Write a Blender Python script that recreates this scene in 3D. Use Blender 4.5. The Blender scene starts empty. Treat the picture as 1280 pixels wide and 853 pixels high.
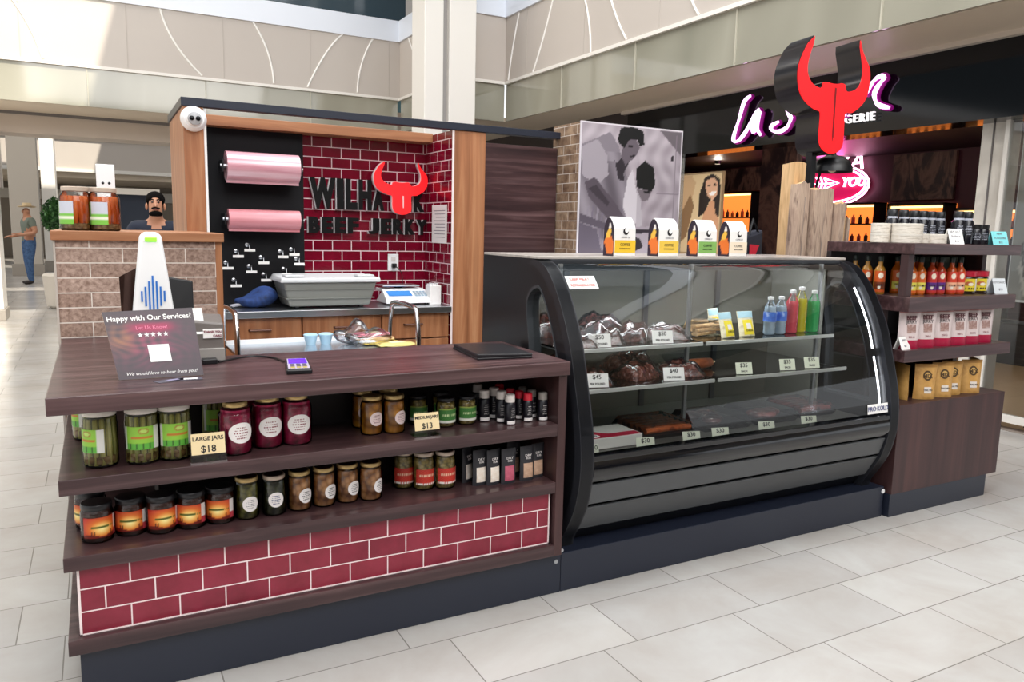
import bpy, bmesh, math, random
import numpy as np
from mathutils import Vector, Matrix
random.seed(7); rng = np.random.default_rng(7)
S = bpy.context.scene; C = S.collection
PI = math.pi; R_ = math.radians

# ------------------------------------------------------------ camera, sky, sun, exposure
cam_d = bpy.data.cameras.new('camera'); cam = bpy.data.objects.new('camera', cam_d); C.objects.link(cam)
S.camera = cam
cam_d.sensor_width = 36.0; cam_d.lens = 961.21 * 36.0 / 1280.0; cam_d.clip_start = 0.05; cam_d.clip_end = 300
_yaw, _pit, _rol = 0.495392061, 0.141410997, -0.0228820425
_f = Vector((math.sin(_yaw) * math.cos(_pit), math.cos(_yaw) * math.cos(_pit), -math.sin(_pit)))
_r = Vector((math.cos(_yaw), -math.sin(_yaw), 0)); _d = _f.cross(_r)
_r2 = _r * math.cos(_rol) + _d * math.sin(_rol); _d2 = _d * math.cos(_rol) - _r * math.sin(_rol)
cam.matrix_world = Matrix(((_r2.x, -_d2.x, -_f.x, 0), (_r2.y, -_d2.y, -_f.y, 0), (_r2.z, -_d2.z, -_f.z, 1.45), (0, 0, 0, 1)))

W = bpy.data.worlds.new('mall_sky'); S.world = W; W.use_nodes = True
W.node_tree.nodes['Background'].inputs[0].default_value = (0.93, 0.96, 1.0, 1)
W.node_tree.nodes['Background'].inputs[1].default_value = 1.0
S.view_settings.view_transform = 'Standard'; S.view_settings.look = 'None'
S.view_settings.gamma = 1; S.view_settings.use_curve_mapping = False
S.view_settings.exposure = 0.2

def lamp(name, kind, loc, energy, col=(1, 1, 1), rot=(0, 0, 0), size=None, size_y=None, **kw):
    d = bpy.data.lights.new(name, kind); o = bpy.data.objects.new(name, d); C.objects.link(o)
    d.energy = energy; d.color = col; o.location = loc; o.rotation_euler = rot
    if kind == 'AREA':
        d.size = size
        if size_y: d.shape = 'RECTANGLE'; d.size_y = size_y
    for k, v in kw.items(): setattr(d, k, v)
    return o
SUN_DIR = Vector((-0.20, 0.62, -0.72)).normalized()          # way the sunlight travels
sun = lamp('sun', 'SUN', (0, 0, 20), 5.0, (1.0, 0.93, 0.8)); sun.data.angle = R_(0.6)
sun.rotation_euler = SUN_DIR.to_track_quat('-Z', 'Y').to_euler()
lamp('fill_light', 'AREA', (1.8, -3.2, 6.5), 400, (1.0, 0.98, 0.96), (R_(38), 0, 0), 7.0, 4.0)  # front fill added above and behind the viewer to brighten the kiosk
lamp('fill_light', 'AREA', (2.2, 2.8, 8.0), 520, (0.96, 0.98, 1.0), (0, 0, 0), 6.0, 4.0)  # overhead fill added under the sun-blocking slab for the counter tops
lamp('fill_light', 'AREA', (-3.0, 13, 9.0), 700, (1.0, 0.93, 0.82), (0, 0, 0), 6.0, 8.0)  # warm fill added over the shaded far left of the hall

# ------------------------------------------------------------ small helpers
def lin(c):
    if isinstance(c, str): c = tuple(int(c[i:i + 2], 16) / 255 for i in (0, 2, 4))
    return tuple((x / 12.92 if x <= .04045 else ((x + .055) / 1.055) ** 2.4) for x in c)
def rgba(c): return (*lin(c), 1)
MATS = {}
def mat(name, col=None, rough=.5, metal=0, emit=None, estr=1, alpha=None, spec=None, coat=None, trans=None):
    if name in MATS: return MATS[name]
    m = bpy.data.materials.new(name); m.use_nodes = True
    b = m.node_tree.nodes['Principled BSDF']
    if col is not None: b.inputs['Base Color'].default_value = rgba(col)
    b.inputs['Roughness'].default_value = rough; b.inputs['Metallic'].default_value = metal
    if emit is not None:
        b.inputs['Emission Color'].default_value = rgba(emit); b.inputs['Emission Strength'].default_value = estr
    if spec is not None: b.inputs['Specular IOR Level'].default_value = spec
    if coat is not None: b.inputs['Coat Weight'].default_value = coat; b.inputs['Coat Roughness'].default_value = .08
    if trans is not None: b.inputs['Transmission Weight'].default_value = trans
    MATS[name] = m; return m
class NT:
    def __init__(s, m): s.t = m.node_tree; s.n = s.t.nodes; s.l = s.t.links; s.b = s.n.get('Principled BSDF')
    def new(s, ty, **kw):
        x = s.n.new(ty)
        for k, v in kw.items(): setattr(x, k, v)
        return x
    def link(s, a, b): s.l.new(a, b)
    def ramp(s, fac, stops, interp='LINEAR'):
        r = s.new('ShaderNodeValToRGB'); e = r.color_ramp.elements; r.color_ramp.interpolation = interp
        e[0].position = stops[0][0]; e[0].color = rgba(stops[0][1]); e[1].position = stops[-1][0]; e[1].color = rgba(stops[-1][1])
        for p, c in stops[1:-1]:
            q = e.new(p); q.color = rgba(c)
        s.link(fac, r.inputs[0]); return r.outputs[0]
    def coords(s, kind='Object', scale=(1, 1, 1), rot=(0, 0, 0)):
        if kind == 'World': src = s.new('ShaderNodeNewGeometry').outputs['Position']
        else: src = s.new('ShaderNodeTexCoord').outputs[kind]
        mp = s.new('ShaderNodeMapping'); mp.inputs['Scale'].default_value = scale; mp.inputs['Rotation'].default_value = rot
        s.link(src, mp.inputs['Vector']); return mp.outputs[0]
    def noise(s, vec, scale=5, detail=4, rough=.5, dist=0):
        n = s.new('ShaderNodeTexNoise'); n.inputs['Scale'].default_value = scale; n.inputs['Detail'].default_value = detail
        n.inputs['Roughness'].default_value = rough; n.inputs['Distortion'].default_value = dist
        s.link(vec, n.inputs['Vector']); return n.outputs['Fac']
    def mix(s, fac, a, b, mode='MIX'):
        x = s.new('ShaderNodeMix', data_type='RGBA', blend_type=mode)
        for i, v in ((0, fac), (6, a), (7, b)):
            if hasattr(v, 'links'): s.link(v, x.inputs[i])
            elif i == 0: x.inputs[0].default_value = v
            else: x.inputs[i].default_value = rgba(v)
        return x.outputs[2]
    def bump(s, h, strength=.2, dist=.002):
        b = s.new('ShaderNodeBump'); b.inputs['Strength'].default_value = strength; b.inputs['Distance'].default_value = dist
        s.link(h, b.inputs['Height']); s.link(b.outputs[0], s.b.inputs['Normal'])
def wood(name, axis, dark, midc, light, rough=.4, sc=1.0, band=7):
    """wood grain running along axis (0 x, 1 y, 2 z)"""
    if name in MATS: return MATS[name]
    m = mat(name, midc, rough); t = NT(m)
    s = [14 * sc] * 3; s[axis] = .9 * sc
    v = t.coords('World', tuple(s)); f = t.noise(v, 1.6, 6, .6, .6)
    s2 = [band] * 3; s2[axis] = .25
    f2 = t.noise(t.coords('World', tuple(s2)), 1.0, 2, .5, .2)
    c1 = t.ramp(f, [(.3, dark), (.52, midc), (.75, light)])
    c2 = t.ramp(f2, [(.3, dark), (.55, midc), (.7, light)])
    t.link(t.mix(.45, c1, c2), t.b.inputs['Base Color']); t.bump(f, .08, .001); return m
def brick(name, ax, off, bw, bh, mort, cols, mcol, rough=.3, offset=.5, var=None, freq=2, bumpd=.002):
    """world aligned tiles; ax = pair of world axes, off = world position of a joint"""
    if name in MATS: return MATS[name]
    m = mat(name, cols[0], rough); t = NT(m)
    g = t.new('ShaderNodeNewGeometry'); sp = t.new('ShaderNodeSeparateXYZ'); t.link(g.outputs['Position'], sp.inputs[0])
    cb = t.new('ShaderNodeCombineXYZ')
    for i, a in enumerate(ax):
        ad = t.new('ShaderNodeMath', operation='SUBTRACT'); t.link(sp.outputs['XYZ'.index(a)], ad.inputs[0]); ad.inputs[1].default_value = off[i] - 40 * (bw, bh)[i]
        t.link(ad.outputs[0], cb.inputs[i])
    b = t.new('ShaderNodeTexBrick', offset=offset, offset_frequency=freq, squash=1)
    t.link(cb.outputs[0], b.inputs['Vector'])
    b.inputs['Color1'].default_value = rgba(cols[0]); b.inputs['Color2'].default_value = rgba(cols[1]); b.inputs['Mortar'].default_value = rgba(mcol)
    b.inputs['Scale'].default_value = 1; b.inputs['Mortar Size'].default_value = mort; b.inputs['Mortar Smooth'].default_value = .1
    b.inputs['Brick Width'].default_value = bw; b.inputs['Row Height'].default_value = bh
    out = b.outputs['Color']
    if var:
        f = t.noise(cb.outputs[0], var[0], 5, .6, .4); f = t.ramp(f, [(.3, var[1]), (.7, 'ffffff')])
        iv = t.new('ShaderNodeMath', operation='SUBTRACT'); iv.inputs[0].default_value = 1; t.link(b.outputs['Fac'], iv.inputs[1])
        out = t.mix(iv.outputs[0], out, t.mix(1.0, out, f, 'MULTIPLY'))
    t.link(out, t.b.inputs['Base Color'])
    inv = t.new('ShaderNodeMath', operation='SUBTRACT'); inv.inputs[0].default_value = 1; t.link(b.outputs['Fac'], inv.inputs[1])
    t.bump(inv.outputs[0], .5, bumpd); return m
def noisy(name, cols, scale=8, rough=.5, kind='Object', sc=(1, 1, 1), detail=4, bump=0, metal=0, dist=.3, stops=None, coat=None):
    if name in MATS: return MATS[name]
    m = mat(name, cols[0], rough, metal, coat=coat); t = NT(m); f = t.noise(t.coords(kind, sc), scale, detail, .55, dist)
    n = len(cols); st = stops or [.3 + .4 * i / (n - 1) for i in range(n)]
    t.link(t.ramp(f, list(zip(st, cols))), t.b.inputs['Base Color'])
    if bump: t.bump(f, bump, .004)
    return m
def glass(name, tint=(1, 1, 1), refl=1.0, rough=.0, base=.04):
    """thin clear pane: see-through plus a Fresnel reflection"""
    if name in MATS: return MATS[name]
    m = bpy.data.materials.new(name); m.use_nodes = True; t = NT(m); t.n.remove(t.b)
    tr = t.new('ShaderNodeBsdfTransparent'); tr.inputs[0].default_value = (*tint, 1)
    gl = t.new('ShaderNodeBsdfGlossy'); gl.inputs['Roughness'].default_value = rough
    fr = t.new('ShaderNodeFresnel'); fr.inputs[0].default_value = 1.5
    mu = t.new('ShaderNodeMath', operation='MULTIPLY'); t.link(fr.outputs[0], mu.inputs[0]); mu.inputs[1].default_value = refl
    mx = t.new('ShaderNodeMixShader'); t.link(mu.outputs[0], mx.inputs[0]); t.link(tr.outputs[0], mx.inputs[1]); t.link(gl.outputs[0], mx.inputs[2])
    t.link(mx.outputs[0], t.n['Material Output'].inputs[0]); MATS[name] = m; return m
def printmat(name='print', rough=.45, emit=0):
    if name in MATS: return MATS[name]
    m = mat(name, 'ffffff', rough); t = NT(m); a = t.new('ShaderNodeVertexColor', layer_name='Col')
    t.link(a.outputs[0], t.b.inputs['Base Color'])
    if emit: t.link(a.outputs[0], t.b.inputs['Emission Color']); t.b.inputs['Emission Strength'].default_value = emit
    return m

ORG = {}
def E(name, label, cat, loc=(0, 0, 0), rotz=0, group=None):
    o = bpy.data.objects.new(name, None); C.objects.link(o); o.location = loc; o.rotation_euler = (0, 0, rotz)
    o.empty_display_size = .1; ORG[o.name] = Vector(loc)
    tag(o, label, cat, group); return o
def tag(o, label=None, cat=None, group=None, kind=None):
    for k, v in (('label', label), ('category', cat), ('group', group), ('kind', kind)):
        if v: o[k] = v
    return o
def root_of(o):
    while o.parent: o = o.parent
    return o
_tc = {}
def textgeo(body, size, ext=.0, off=0.0, align='CENTER', shear=0, space=1.0):
    k = (body, size, ext, off, align, shear, space)
    if k not in _tc:
        cu = bpy.data.curves.new('t', 'FONT'); cu.body = body; cu.size = size; cu.extrude = ext; cu.offset = off
        cu.align_x = align; cu.align_y = 'CENTER'; cu.shear = shear; cu.resolution_u = 3; cu.space_character = space
        _tc[k] = curve_geo(cu)
    return _tc[k]
def curve_geo(cu):
    o = bpy.data.objects.new('t', cu); C.objects.link(o); dg = bpy.context.evaluated_depsgraph_get(); dg.update()
    me = o.evaluated_get(dg).to_mesh()
    g = ([v.co.copy() for v in me.vertices], [tuple(p.vertices) for p in me.polygons])
    o.evaluated_get(dg).to_mesh_clear(); bpy.data.objects.remove(o); bpy.data.curves.remove(cu); return g
def plate_geo(loops, ext):
    """flat outline with holes -> solid of half thickness ext (local x, y; z = thickness)"""
    cu = bpy.data.curves.new('p', 'CURVE'); cu.dimensions = '2D'; cu.fill_mode = 'BOTH'; cu.extrude = ext
    for lp in loops:
        sp = cu.splines.new('POLY'); sp.points.add(len(lp) - 1)
        for q, (x, y) in zip(sp.points, lp): q.co = (x, y, 0, 1)
        sp.use_cyclic_u = True
    return curve_geo(cu)
def frame(o, right, up):
    r = Vector(right).normalized(); u = Vector(up).normalized(); n = r.cross(u)
    return Matrix(((r.x, u.x, n.x, o[0]), (r.y, u.y, n.y, o[1]), (r.z, u.z, n.z, o[2]), (0, 0, 0, 1)))
def front(x, y, z): return frame((x, y, z), (1, 0, 0), (0, 0, 1))
class MB:
    def __init__(s): s.v = []; s.f = []; s.mi = []; s.cur = 0
    def add(s, vs, fs, M=None):
        n = len(s.v)
        s.v += [tuple(M @ Vector(v)) if M else tuple(v) for v in vs]
        s.f += [tuple(i + n for i in f) for f in fs]; s.mi += [s.cur] * len(fs); return s
    def box(s, x0, x1, y0, y1, z0, z1, M=None):
        v = [(x, y, z) for z in (z0, z1) for y in (y0, y1) for x in (x0, x1)]
        return s.add(v, [(0, 2, 3, 1), (4, 5, 7, 6), (0, 1, 5, 4), (2, 6, 7, 3), (0, 4, 6, 2), (1, 3, 7, 5)], M)
    def hexa(s, p):            # 8 points, bottom ring then top ring (both counter-clockwise from above)
        return s.add(p, [(3, 2, 1, 0), (4, 5, 6, 7), (0, 1, 5, 4), (1, 2, 6, 5), (2, 3, 7, 6), (3, 0, 4, 7)])
    def lathe(s, prof, seg=24, M=None, cap=True):
        v = []; f = []; n = len(prof)
        for i in range(seg):
            a = 2 * PI * i / seg
            v += [(r * math.cos(a), r * math.sin(a), z) for r, z in prof]
        for i in range(seg):
            j = (i + 1) % seg
            for k in range(n - 1): f.append((i * n + k, j * n + k, j * n + k + 1, i * n + k + 1))
        if cap:
            if prof[0][0] > 1e-5: f.append(tuple(i * n for i in reversed(range(seg))))
            if prof[-1][0] > 1e-5: f.append(tuple(i * n + n - 1 for i in range(seg)))
        return s.add(v, f, M)
    def cyl(s, p0, p1, r, r1=None, seg=16):
        return s.tube([p0, p1], r, seg, r1=r1)
    def tube(s, pts, r, seg=8, closed=False, r1=None, radii=None, flat=1.0):
        P = [Vector(p) for p in pts]; n = len(P); v = []; f = []; up = None
        for i in range(n):
            a = P[i - 1] if (i > 0 or closed) else P[i]; b = P[(i + 1) % n] if (i < n - 1 or closed) else P[i]
            t = (b - a).normalized()
            if up is None: up = Vector((0, 0, 1)) if abs(t.z) < .9 else Vector((1, 0, 0))
            x = up.cross(t)
            if x.length < 1e-4: x = Vector((1, 0, 0)).cross(t)
            x.normalize(); y = t.cross(x); up = y
            rr = radii[i] if radii else (r if r1 is None else r + (r1 - r) * i / max(1, n - 1))
            v += [P[i] + x * rr * math.cos(2 * PI * k / seg) + y * rr * flat * math.sin(2 * PI * k / seg) for k in range(seg)]
        m = n if closed else n - 1
        for i in range(m):
            j = (i + 1) % n
            for k in range(seg): f.append((i * seg + k, i * seg + (k + 1) % seg, j * seg + (k + 1) % seg, j * seg + k))
        if not closed: f.append(tuple(reversed(range(seg)))); f.append(tuple((n - 1) * seg + k for k in range(seg)))
        return s.add(v, f)
    def prism(s, poly, d0, d1, M=None):   # poly in local x,y; extruded along z d0..d1
        n = len(poly); v = [(x, y, d0) for x, y in poly] + [(x, y, d1) for x, y in poly]
        return s.add(v, [tuple(reversed(range(n))), tuple(range(n, 2 * n))] + [(i, (i + 1) % n, n + (i + 1) % n, n + i) for i in range(n)], M)
    def quad(s, a, b, c, d): return s.add([a, b, c, d], [(0, 1, 2, 3)])
    def text(s, body, size, M, ext=.0004, sx=1, sy=1, **kw):
        g = textgeo(body, size, ext, **kw); return s.add([(v.x * sx, v.y * sy, v.z) for v in g[0]], g[1], M)
    def plate(s, loops, ext, M): g = plate_geo(loops, ext); return s.add(g[0], g[1], M)
    def ball(s, c, rx, ry=None, rz=None, seg=12, rings=8, M=None):
        ry = ry or rx; rz = rz or rx
        v = [(c[0], c[1], c[2] - rz)]; f = []
        for i in range(1, rings):
            a = -PI / 2 + PI * i / rings
            v += [(c[0] + rx * math.cos(a) * math.cos(2 * PI * k / seg), c[1] + ry * math.cos(a) * math.sin(2 * PI * k / seg), c[2] + rz * math.sin(a)) for k in range(seg)]
        v.append((c[0], c[1], c[2] + rz)); L = len(v) - 1
        for k in range(seg): f.append((0, 1 + (k + 1) % seg, 1 + k)); f.append((L, L - seg + k, L - seg + (k + 1) % seg))
        for i in range(rings - 2):
            for k in range(seg): f.append((1 + i * seg + k, 1 + i * seg + (k + 1) % seg, 1 + (i + 1) * seg + (k + 1) % seg, 1 + (i + 1) * seg + k))
        return s.add(v, f, M)
    def build(s, name, m, parent=None, smooth=False, bev=0, local=True, sub=0, cols=None, fix=True):
        """local=True: verts already in the parent's frame; local=False: world verts"""
        off = Vector((0, 0, 0))
        if parent is not None and not local: off = root_of(parent).location
        me = bpy.data.meshes.new(name); me.from_pydata([(v[0] - off[0], v[1] - off[1], v[2] - off[2]) for v in s.v], [], s.f)
        if fix:
            bm = bmesh.new(); bm.from_mesh(me); bmesh.ops.recalc_face_normals(bm, faces=bm.faces[:]); bm.to_mesh(me); bm.free()
        for x in (m if isinstance(m, (list, tuple)) else [m]): me.materials.append(x)
        if len(me.materials) > 1: me.polygons.foreach_set('material_index', s.mi)
        if smooth:
            me.polygons.foreach_set('use_smooth', [True] * len(me.polygons)); me.set_sharp_from_angle(angle=R_(40 if smooth is True else smooth))
        if cols is not None:
            ca = me.color_attributes.new('Col', 'FLOAT_COLOR', 'POINT')
            ca.data.foreach_set('color', np.concatenate([np.array(cols, float), np.ones((len(cols), 1))], 1).ravel())
        o = bpy.data.objects.new(name, me); C.objects.link(o)
        if parent is not None: o.parent = parent
        if bev:
            b = o.modifiers.new('bevel', 'BEVEL'); b.width = bev; b.segments = 2; b.limit_method = 'ANGLE'
        if sub:
            b = o.modifiers.new('sub', 'SUBSURF'); b.levels = sub; b.render_levels = sub
        return o
def wbuild(mb, name, m, parent, **kw): return mb.build(name, m, parent, local=False, **kw)
def bx(name, m, parent, *a, bev=.002, **kw): return MB().box(*a).build(name, m, parent, local=False, bev=bev, **kw)
def struct(name, mb, m, **kw):
    o = mb.build(name, m, None, **kw); o['kind'] = 'structure'; return o
def dup(root, loc, rotz=None, label=None, group=None, scale=None):
    r = root.copy(); C.objects.link(r); r.location = loc
    if rotz is not None: r.rotation_euler = (0, 0, rotz)
    if scale: r.scale = scale
    if label: r['label'] = label
    if group: r['group'] = group
    for ch in list(root.children):
        c = ch.copy(); C.objects.link(c); c.parent = r
        for g in ch.children:
            d = g.copy(); C.objects.link(d); d.parent = c
    return r
def paint(name, nu, nv, pos, col, m, parent, local=True, smooth=False):
    """printed sheet: grid of vertices with colours col(u, v) (arrays, sRGB)"""
    u, v = np.meshgrid(np.linspace(0, 1, nu + 1), np.linspace(0, 1, nv + 1)); u = u.ravel(); v = v.ravel()
    c = np.clip(col(u, v), 0, 1); c = np.where(c <= .04045, c / 12.92, ((c + .055) / 1.055) ** 2.4)
    mb = MB(); mb.add([pos(a, b) for a, b in zip(u, v)], [(j * (nu + 1) + i, j * (nu + 1) + i + 1, (j + 1) * (nu + 1) + i + 1, (j + 1) * (nu + 1) + i) for j in range(nv) for i in range(nu)])
    return mb.build(name, m, parent, local=local, cols=c, smooth=smooth, fix=False)
def hx(c): return np.array([int(c[i:i + 2], 16) / 255 for i in (0, 2, 4)])
def inpoly(u, v, P):
    r = np.zeros(len(u), bool); n = len(P)
    for i in range(n):
        (x0, y0), (x1, y1) = P[i], P[(i + 1) % n]
        if y0 == y1: continue
        k = ((y0 > v) != (y1 > v)) & (u < (x1 - x0) * (v - y0) / (y1 - y0) + x0); r ^= k
    return r
def put(c, k, col): c[k] = hx(col) if isinstance(col, str) else col

# ------------------------------------------------------------ materials
def floor_mat():
    m = brick('floor_tile', 'XY', (1.505, 2.0547), .6046, .306, .0022, ('bcbab6', 'b0aeab'), '77726c', .22, .755, (2.2, 'eae4df'), bumpd=.0006)
    return m
M_floor = floor_mat()
M_dwood = wood('espresso_wood', 0, '26181b', '463031', '775c5c', .28, 1.0, 26)
M_dwoodz = wood('espresso_wood_upright', 2, '2b1a1b', '412929', '563633', .45, 1.0, 12)
M_lwood = wood('walnut_laminate', 2, '7d4c30', 'ab714b', 'cb9970', .42, 1.0, 14)
M_lwoodx = wood('walnut_laminate_flat', 0, '7d4c30', 'a8704b', 'c6946d', .45, 1.0, 12)
M_base = mat('navy_black_laminate', '1f2432', .35)
M_black = mat('black_plastic', '101114', .35)
M_gloss = mat('black_gloss', '0b0c10', .12, coat=.5)
M_charcoal = mat('charcoal_metal', '36383c', .35, .3)
M_white = mat('white_plastic', 'f0f0f0', .4)
M_paper = mat('white_paper', 'f4f2ee', .7)
M_steel = mat('brushed_steel', 'b9bcc0', .28, 1.0)
M_chrome = mat('chrome', 'd8d8da', .1, 1.0)
M_beige = noisy('beige_panel', ('beb4ab', 'c6bdb4'), .3, .55, 'World')
M_beige2 = mat('beige_soffit', 'cdbfae', .5)
M_bulk = mat('white_band', 'e6ebf4', .35)
M_cladw = mat('white_cladding', 'e9e4dc', .45)
M_groove = mat('groove_grey', '6f6a68', .6)  # flat grey of joints, timber cracks and the beam strip
M_gold = mat('warm_ceiling', 'd3c4b0', .45)
M_line = mat('white_inlay', 'f6f3ee', .5)
M_btile = brick('red_tile_front', 'XZ', (.044 + .0685, .221), .137, .0717, .0022, ('952c40', '862338'), 'f0dcdc', .35, .5, (9, 'd9c3c6'))
M_btile_b = brick('red_tile_back', 'XZ', (1.573, 1.699), .128, .067, .0030, ('8a0f2e', '7c0c28'), 'f0d8dc', .14, .5, (6, 'd9c3c6'))
M_btile_s = brick('red_tile_side', 'YZ', (4.62, 1.699), .128, .067, .0030, ('8a0f2e', '7c0c28'), 'f0d8dc', .14, .5, (6, 'd9c3c6'))
M_rust = brick('rustic_brick', 'XZ', (.098 + .125, 1.404 - .063 * 8), .25, .063, .0022, ('c4aa9b', 'a88c7c'), 'e0d6cc', .7, .5, (55, 'a89a94'))
M_rust_s = brick('rustic_brick_side', 'YZ', (4.4, 1.404 - .063 * 8), .16, .063, .0022, ('bb9f83', 'a08368'), 'dcd2c8', .7, .5, (14, '9a8a84'))
M_glass = glass('clear_glass', (.97, .985, .98), .8)
M_caseglass = glass('case_glass', (.93, .95, .95), 1.5)
M_jarglass = glass('jar_glass', (.97, .98, .97), 1.0)
M_bagfilm = glass('clear_film', (.94, .94, .95), 1.3, .16)
M_print = printmat()
M_curtain = None
def curtain_mat():
    m = noisy('smoked_glass', ('8f8b7c', 'a5a191', '7c7a6a'), .5, .06, 'World', (1, 1, .3), 3, coat=.5); return m

# ------------------------------------------------------------ the mall: floor, balconies, ceilings
struct('floor', MB().box(-30, 30, -14, 50, -.1, 0), M_floor)
YF, XR = 12.2, 5.2                                            # far balcony face, right balcony face
bal = [(-25, YF), (4.43, YF), (4.43, 10.0), (XR, 10.0), (XR, -12)]
def run(z0, z1, th, inset=0):
    mb = MB()
    mb.box(-25, 4.43, YF + inset, YF + th, z0, z1); mb.box(4.43 + inset, 4.43 + th, 10.0 + inset, YF + inset, z0, z1)
    mb.box(4.43 + th, XR + inset, 10.0 + inset, 10 + th, z0, z1); mb.box(XR + inset, XR + th, -12, 10.0 + inset, z0, z1); return mb
struct('trim_1', run(3.54, 4.40, .3), M_beige)                # balcony fascia
struct('trim_2', run(4.40, 4.72, .3, -.03), M_bulk)           # white band above it
struct('trim_3', run(3.50, 3.54, .3, -.02), M_cladw)          # lower lip
mb = MB()                                                     # upper floor glazing above the band
mb.box(-25, 4.6, YF + .2, YF + .26, 4.72, 7.5); mb.box(XR + .2, XR + .26, -12, 10.2, 4.72, 7.5); mb.box(4.6, XR + .2, 10.2, 10.26, 4.72, 7.5)
struct('window_1', mb, mat('dark_glazing', '3c4a52', .08))
mb = MB()
mb.box(-25, 4.40, YF + .02, YF + .035, 3.0, 3.5); mb.box(4.45, 4.465, 10.02, YF, 3.0, 3.5)
mb.box(4.45, XR, 10.02, 10.035, 3.0, 3.5); mb.box(XR + .02, XR + .035, -12, 10.0, 3.0, 3.5)
struct('window_2', mb, curtain_mat())                         # glass drop below the balcony edge
mb = MB()
for x in np.arange(-24, 4.4, 1.5): mb.box(x - .006, x + .006, YF + .005, YF + .03, 3.0, 3.5)
for y in np.arange(-11, 10, 1.5): mb.box(XR + .005, XR + .03, y - .006, y + .006, 3.0, 3.5)
struct('trim_4', mb, mat('pale_mullion', 'b8b3a2', .4))
# low ceiling behind the glass drop
mb = MB(); mb.box(-25, 4.43, YF + .06, 13.4, 3.0, 3.06); mb.box(4.5, 14, 10.06, 13.4, 3.0, 3.06); mb.box(XR + .06, 14, -12, 10.06, 3.0, 3.06)
struct('ceiling', mb, M_gold)
struct('trim_5', MB().box(-25, 14, 13.4, 14.0, 2.70, 3.5), mat('beam_beige', 'c3b5a8', .5))
struct('trim_6', MB().box(-25, 14, 13.37, 13.4, 2.96, 3.02), M_groove)
mb = MB()                                                     # back walls that close the upper void
mb.box(XR + .3, XR + .34, -12, 10.3, 3.1, 4.7)
struct('wall_right', mb, M_beige2)
# white inlay arcs in the balcony fascia
def arc(pts):
    P = [Vector(p) for p in pts]; out = []
    for i in range(13):
        t = i / 12; out.append(P[0] * (1 - t) ** 2 + P[1] * 2 * t * (1 - t) + P[2] * t * t)
    return out
mb = MB()
for a in (((.93, 4.41), (1.02, 3.95), (1.45, 3.56)), ((2.17, 4.40), (2.44, 4.0), (2.45, 3.56)), ((3.50, 4.40), (3.25, 4.2), (2.95, 3.56)), ((3.98, 4.40), (3.74, 4.0), (3.73, 3.56)), ((-.9, 4.4), (-.6, 4.0), (-.5, 3.56)), ((-3, 4.4), (-2.4, 4.1), (-2.2, 3.56))):
    mb.tube([(x, YF - .003, z) for x, _, z in [(p.x, 0, p.y) for p in arc([(q[0], q[1], 0) for q in a])]], .014, 6)
for a in (((9.62, 4.39), (9.8, 4.0), (9.9, 3.55)), ((8.72, 4.39), (8.95, 3.9), (9.2, 3.55)), ((8.12, 4.39), (7.86, 3.95), (7.85, 3.55)), ((7.62, 4.39), (7.45, 3.9), (7.15, 3.55)), ((6.2, 4.39), (6.3, 3.9), (6.0, 3.55)), ((4.9, 4.39), (5.1, 3.9), (4.8, 3.55))):
    mb.tube([(XR - .003, p.x, p.y) for p in arc([(q[0], q[1], 0) for q in a])], .012, 6)
mb.tube([(4.43 - .003, p.x, p.y) for p in arc([(11.8, 4.39, 0), (11.5, 4.0, 0), (10.9, 3.56, 0)])], .012, 6)
struct('trim_7', mb, M_line)
mb = MB()
for x in np.arange(-12, 4.4, 1.25): mb.box(x - .004, x + .004, YF - .004, YF + .01, 3.56, 4.39)
for y in np.arange(-6, 10, 1.4): mb.box(XR - .004, XR + .01, y - .004, y + .004, 3.56, 4.39)
struct('trim_8', mb, mat('panel_joint', 'b9b0a7', .6))
# tall white cladded column at the balcony corner
mb = MB(); mb.box(3.78, 4.04, 9.5, 9.95, 0, 9); mb.box(4.12, 4.50, 9.5, 9.95, 0, 9)
col = E('column', 'tall white clad column rising to the upper floor behind the red tiled booth', 'column', (4.14, 9.7, 0))
wbuild(mb, 'cladding', M_cladw, col, bev=.01)
wbuild(MB().box(4.02, 4.14, 9.58, 9.9, 0, 9), 'recess', mat('grey_recess', '9b9794', .5), col)

# far court beyond the beam
mb = MB(); mb.box(-14, 12, 32, 32.3, 3.32, 4.35); struct('wall_back', mb, M_beige)
struct('trim_9', MB().box(-14, 12, 31.9, 32.3, 4.35, 4.72), M_bulk)
struct('trim_10', MB().box(-14, 12, 31.95, 32.4, 3.2, 3.32), M_cladw)
struct('window_3', MB().box(-14, 12, 32.1, 32.3, 4.72, 9), mat('teal_glazing', '4e7278', .1))
mb = MB(); mb.box(-14, 12, 32.3, 38, 3.0, 3.2); struct('trim_11', mb, M_gold)
mb = MB(); mb.box(-14, 12, 38, 38.3, 0, 3.2); struct('wall_far', mb, mat('dim_shop_wall', 'a59a8c', .6))
struct('trim_12', MB().box(-14, 12, 37.6, 38, 2.35, 2.75), M_cladw)
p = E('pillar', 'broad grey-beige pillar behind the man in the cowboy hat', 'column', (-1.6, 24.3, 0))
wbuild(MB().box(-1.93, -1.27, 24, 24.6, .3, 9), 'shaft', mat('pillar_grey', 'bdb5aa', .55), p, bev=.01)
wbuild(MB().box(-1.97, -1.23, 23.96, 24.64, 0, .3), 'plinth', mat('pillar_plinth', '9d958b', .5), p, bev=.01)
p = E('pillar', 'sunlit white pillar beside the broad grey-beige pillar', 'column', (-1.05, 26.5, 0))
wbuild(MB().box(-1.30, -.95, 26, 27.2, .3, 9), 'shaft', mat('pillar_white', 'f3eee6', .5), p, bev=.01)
wbuild(MB().box(-1.33, -.92, 25.97, 27.23, 0, .3), 'plinth', mat('pillar_plinth', '9d958b', .5), p, bev=.01)
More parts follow.
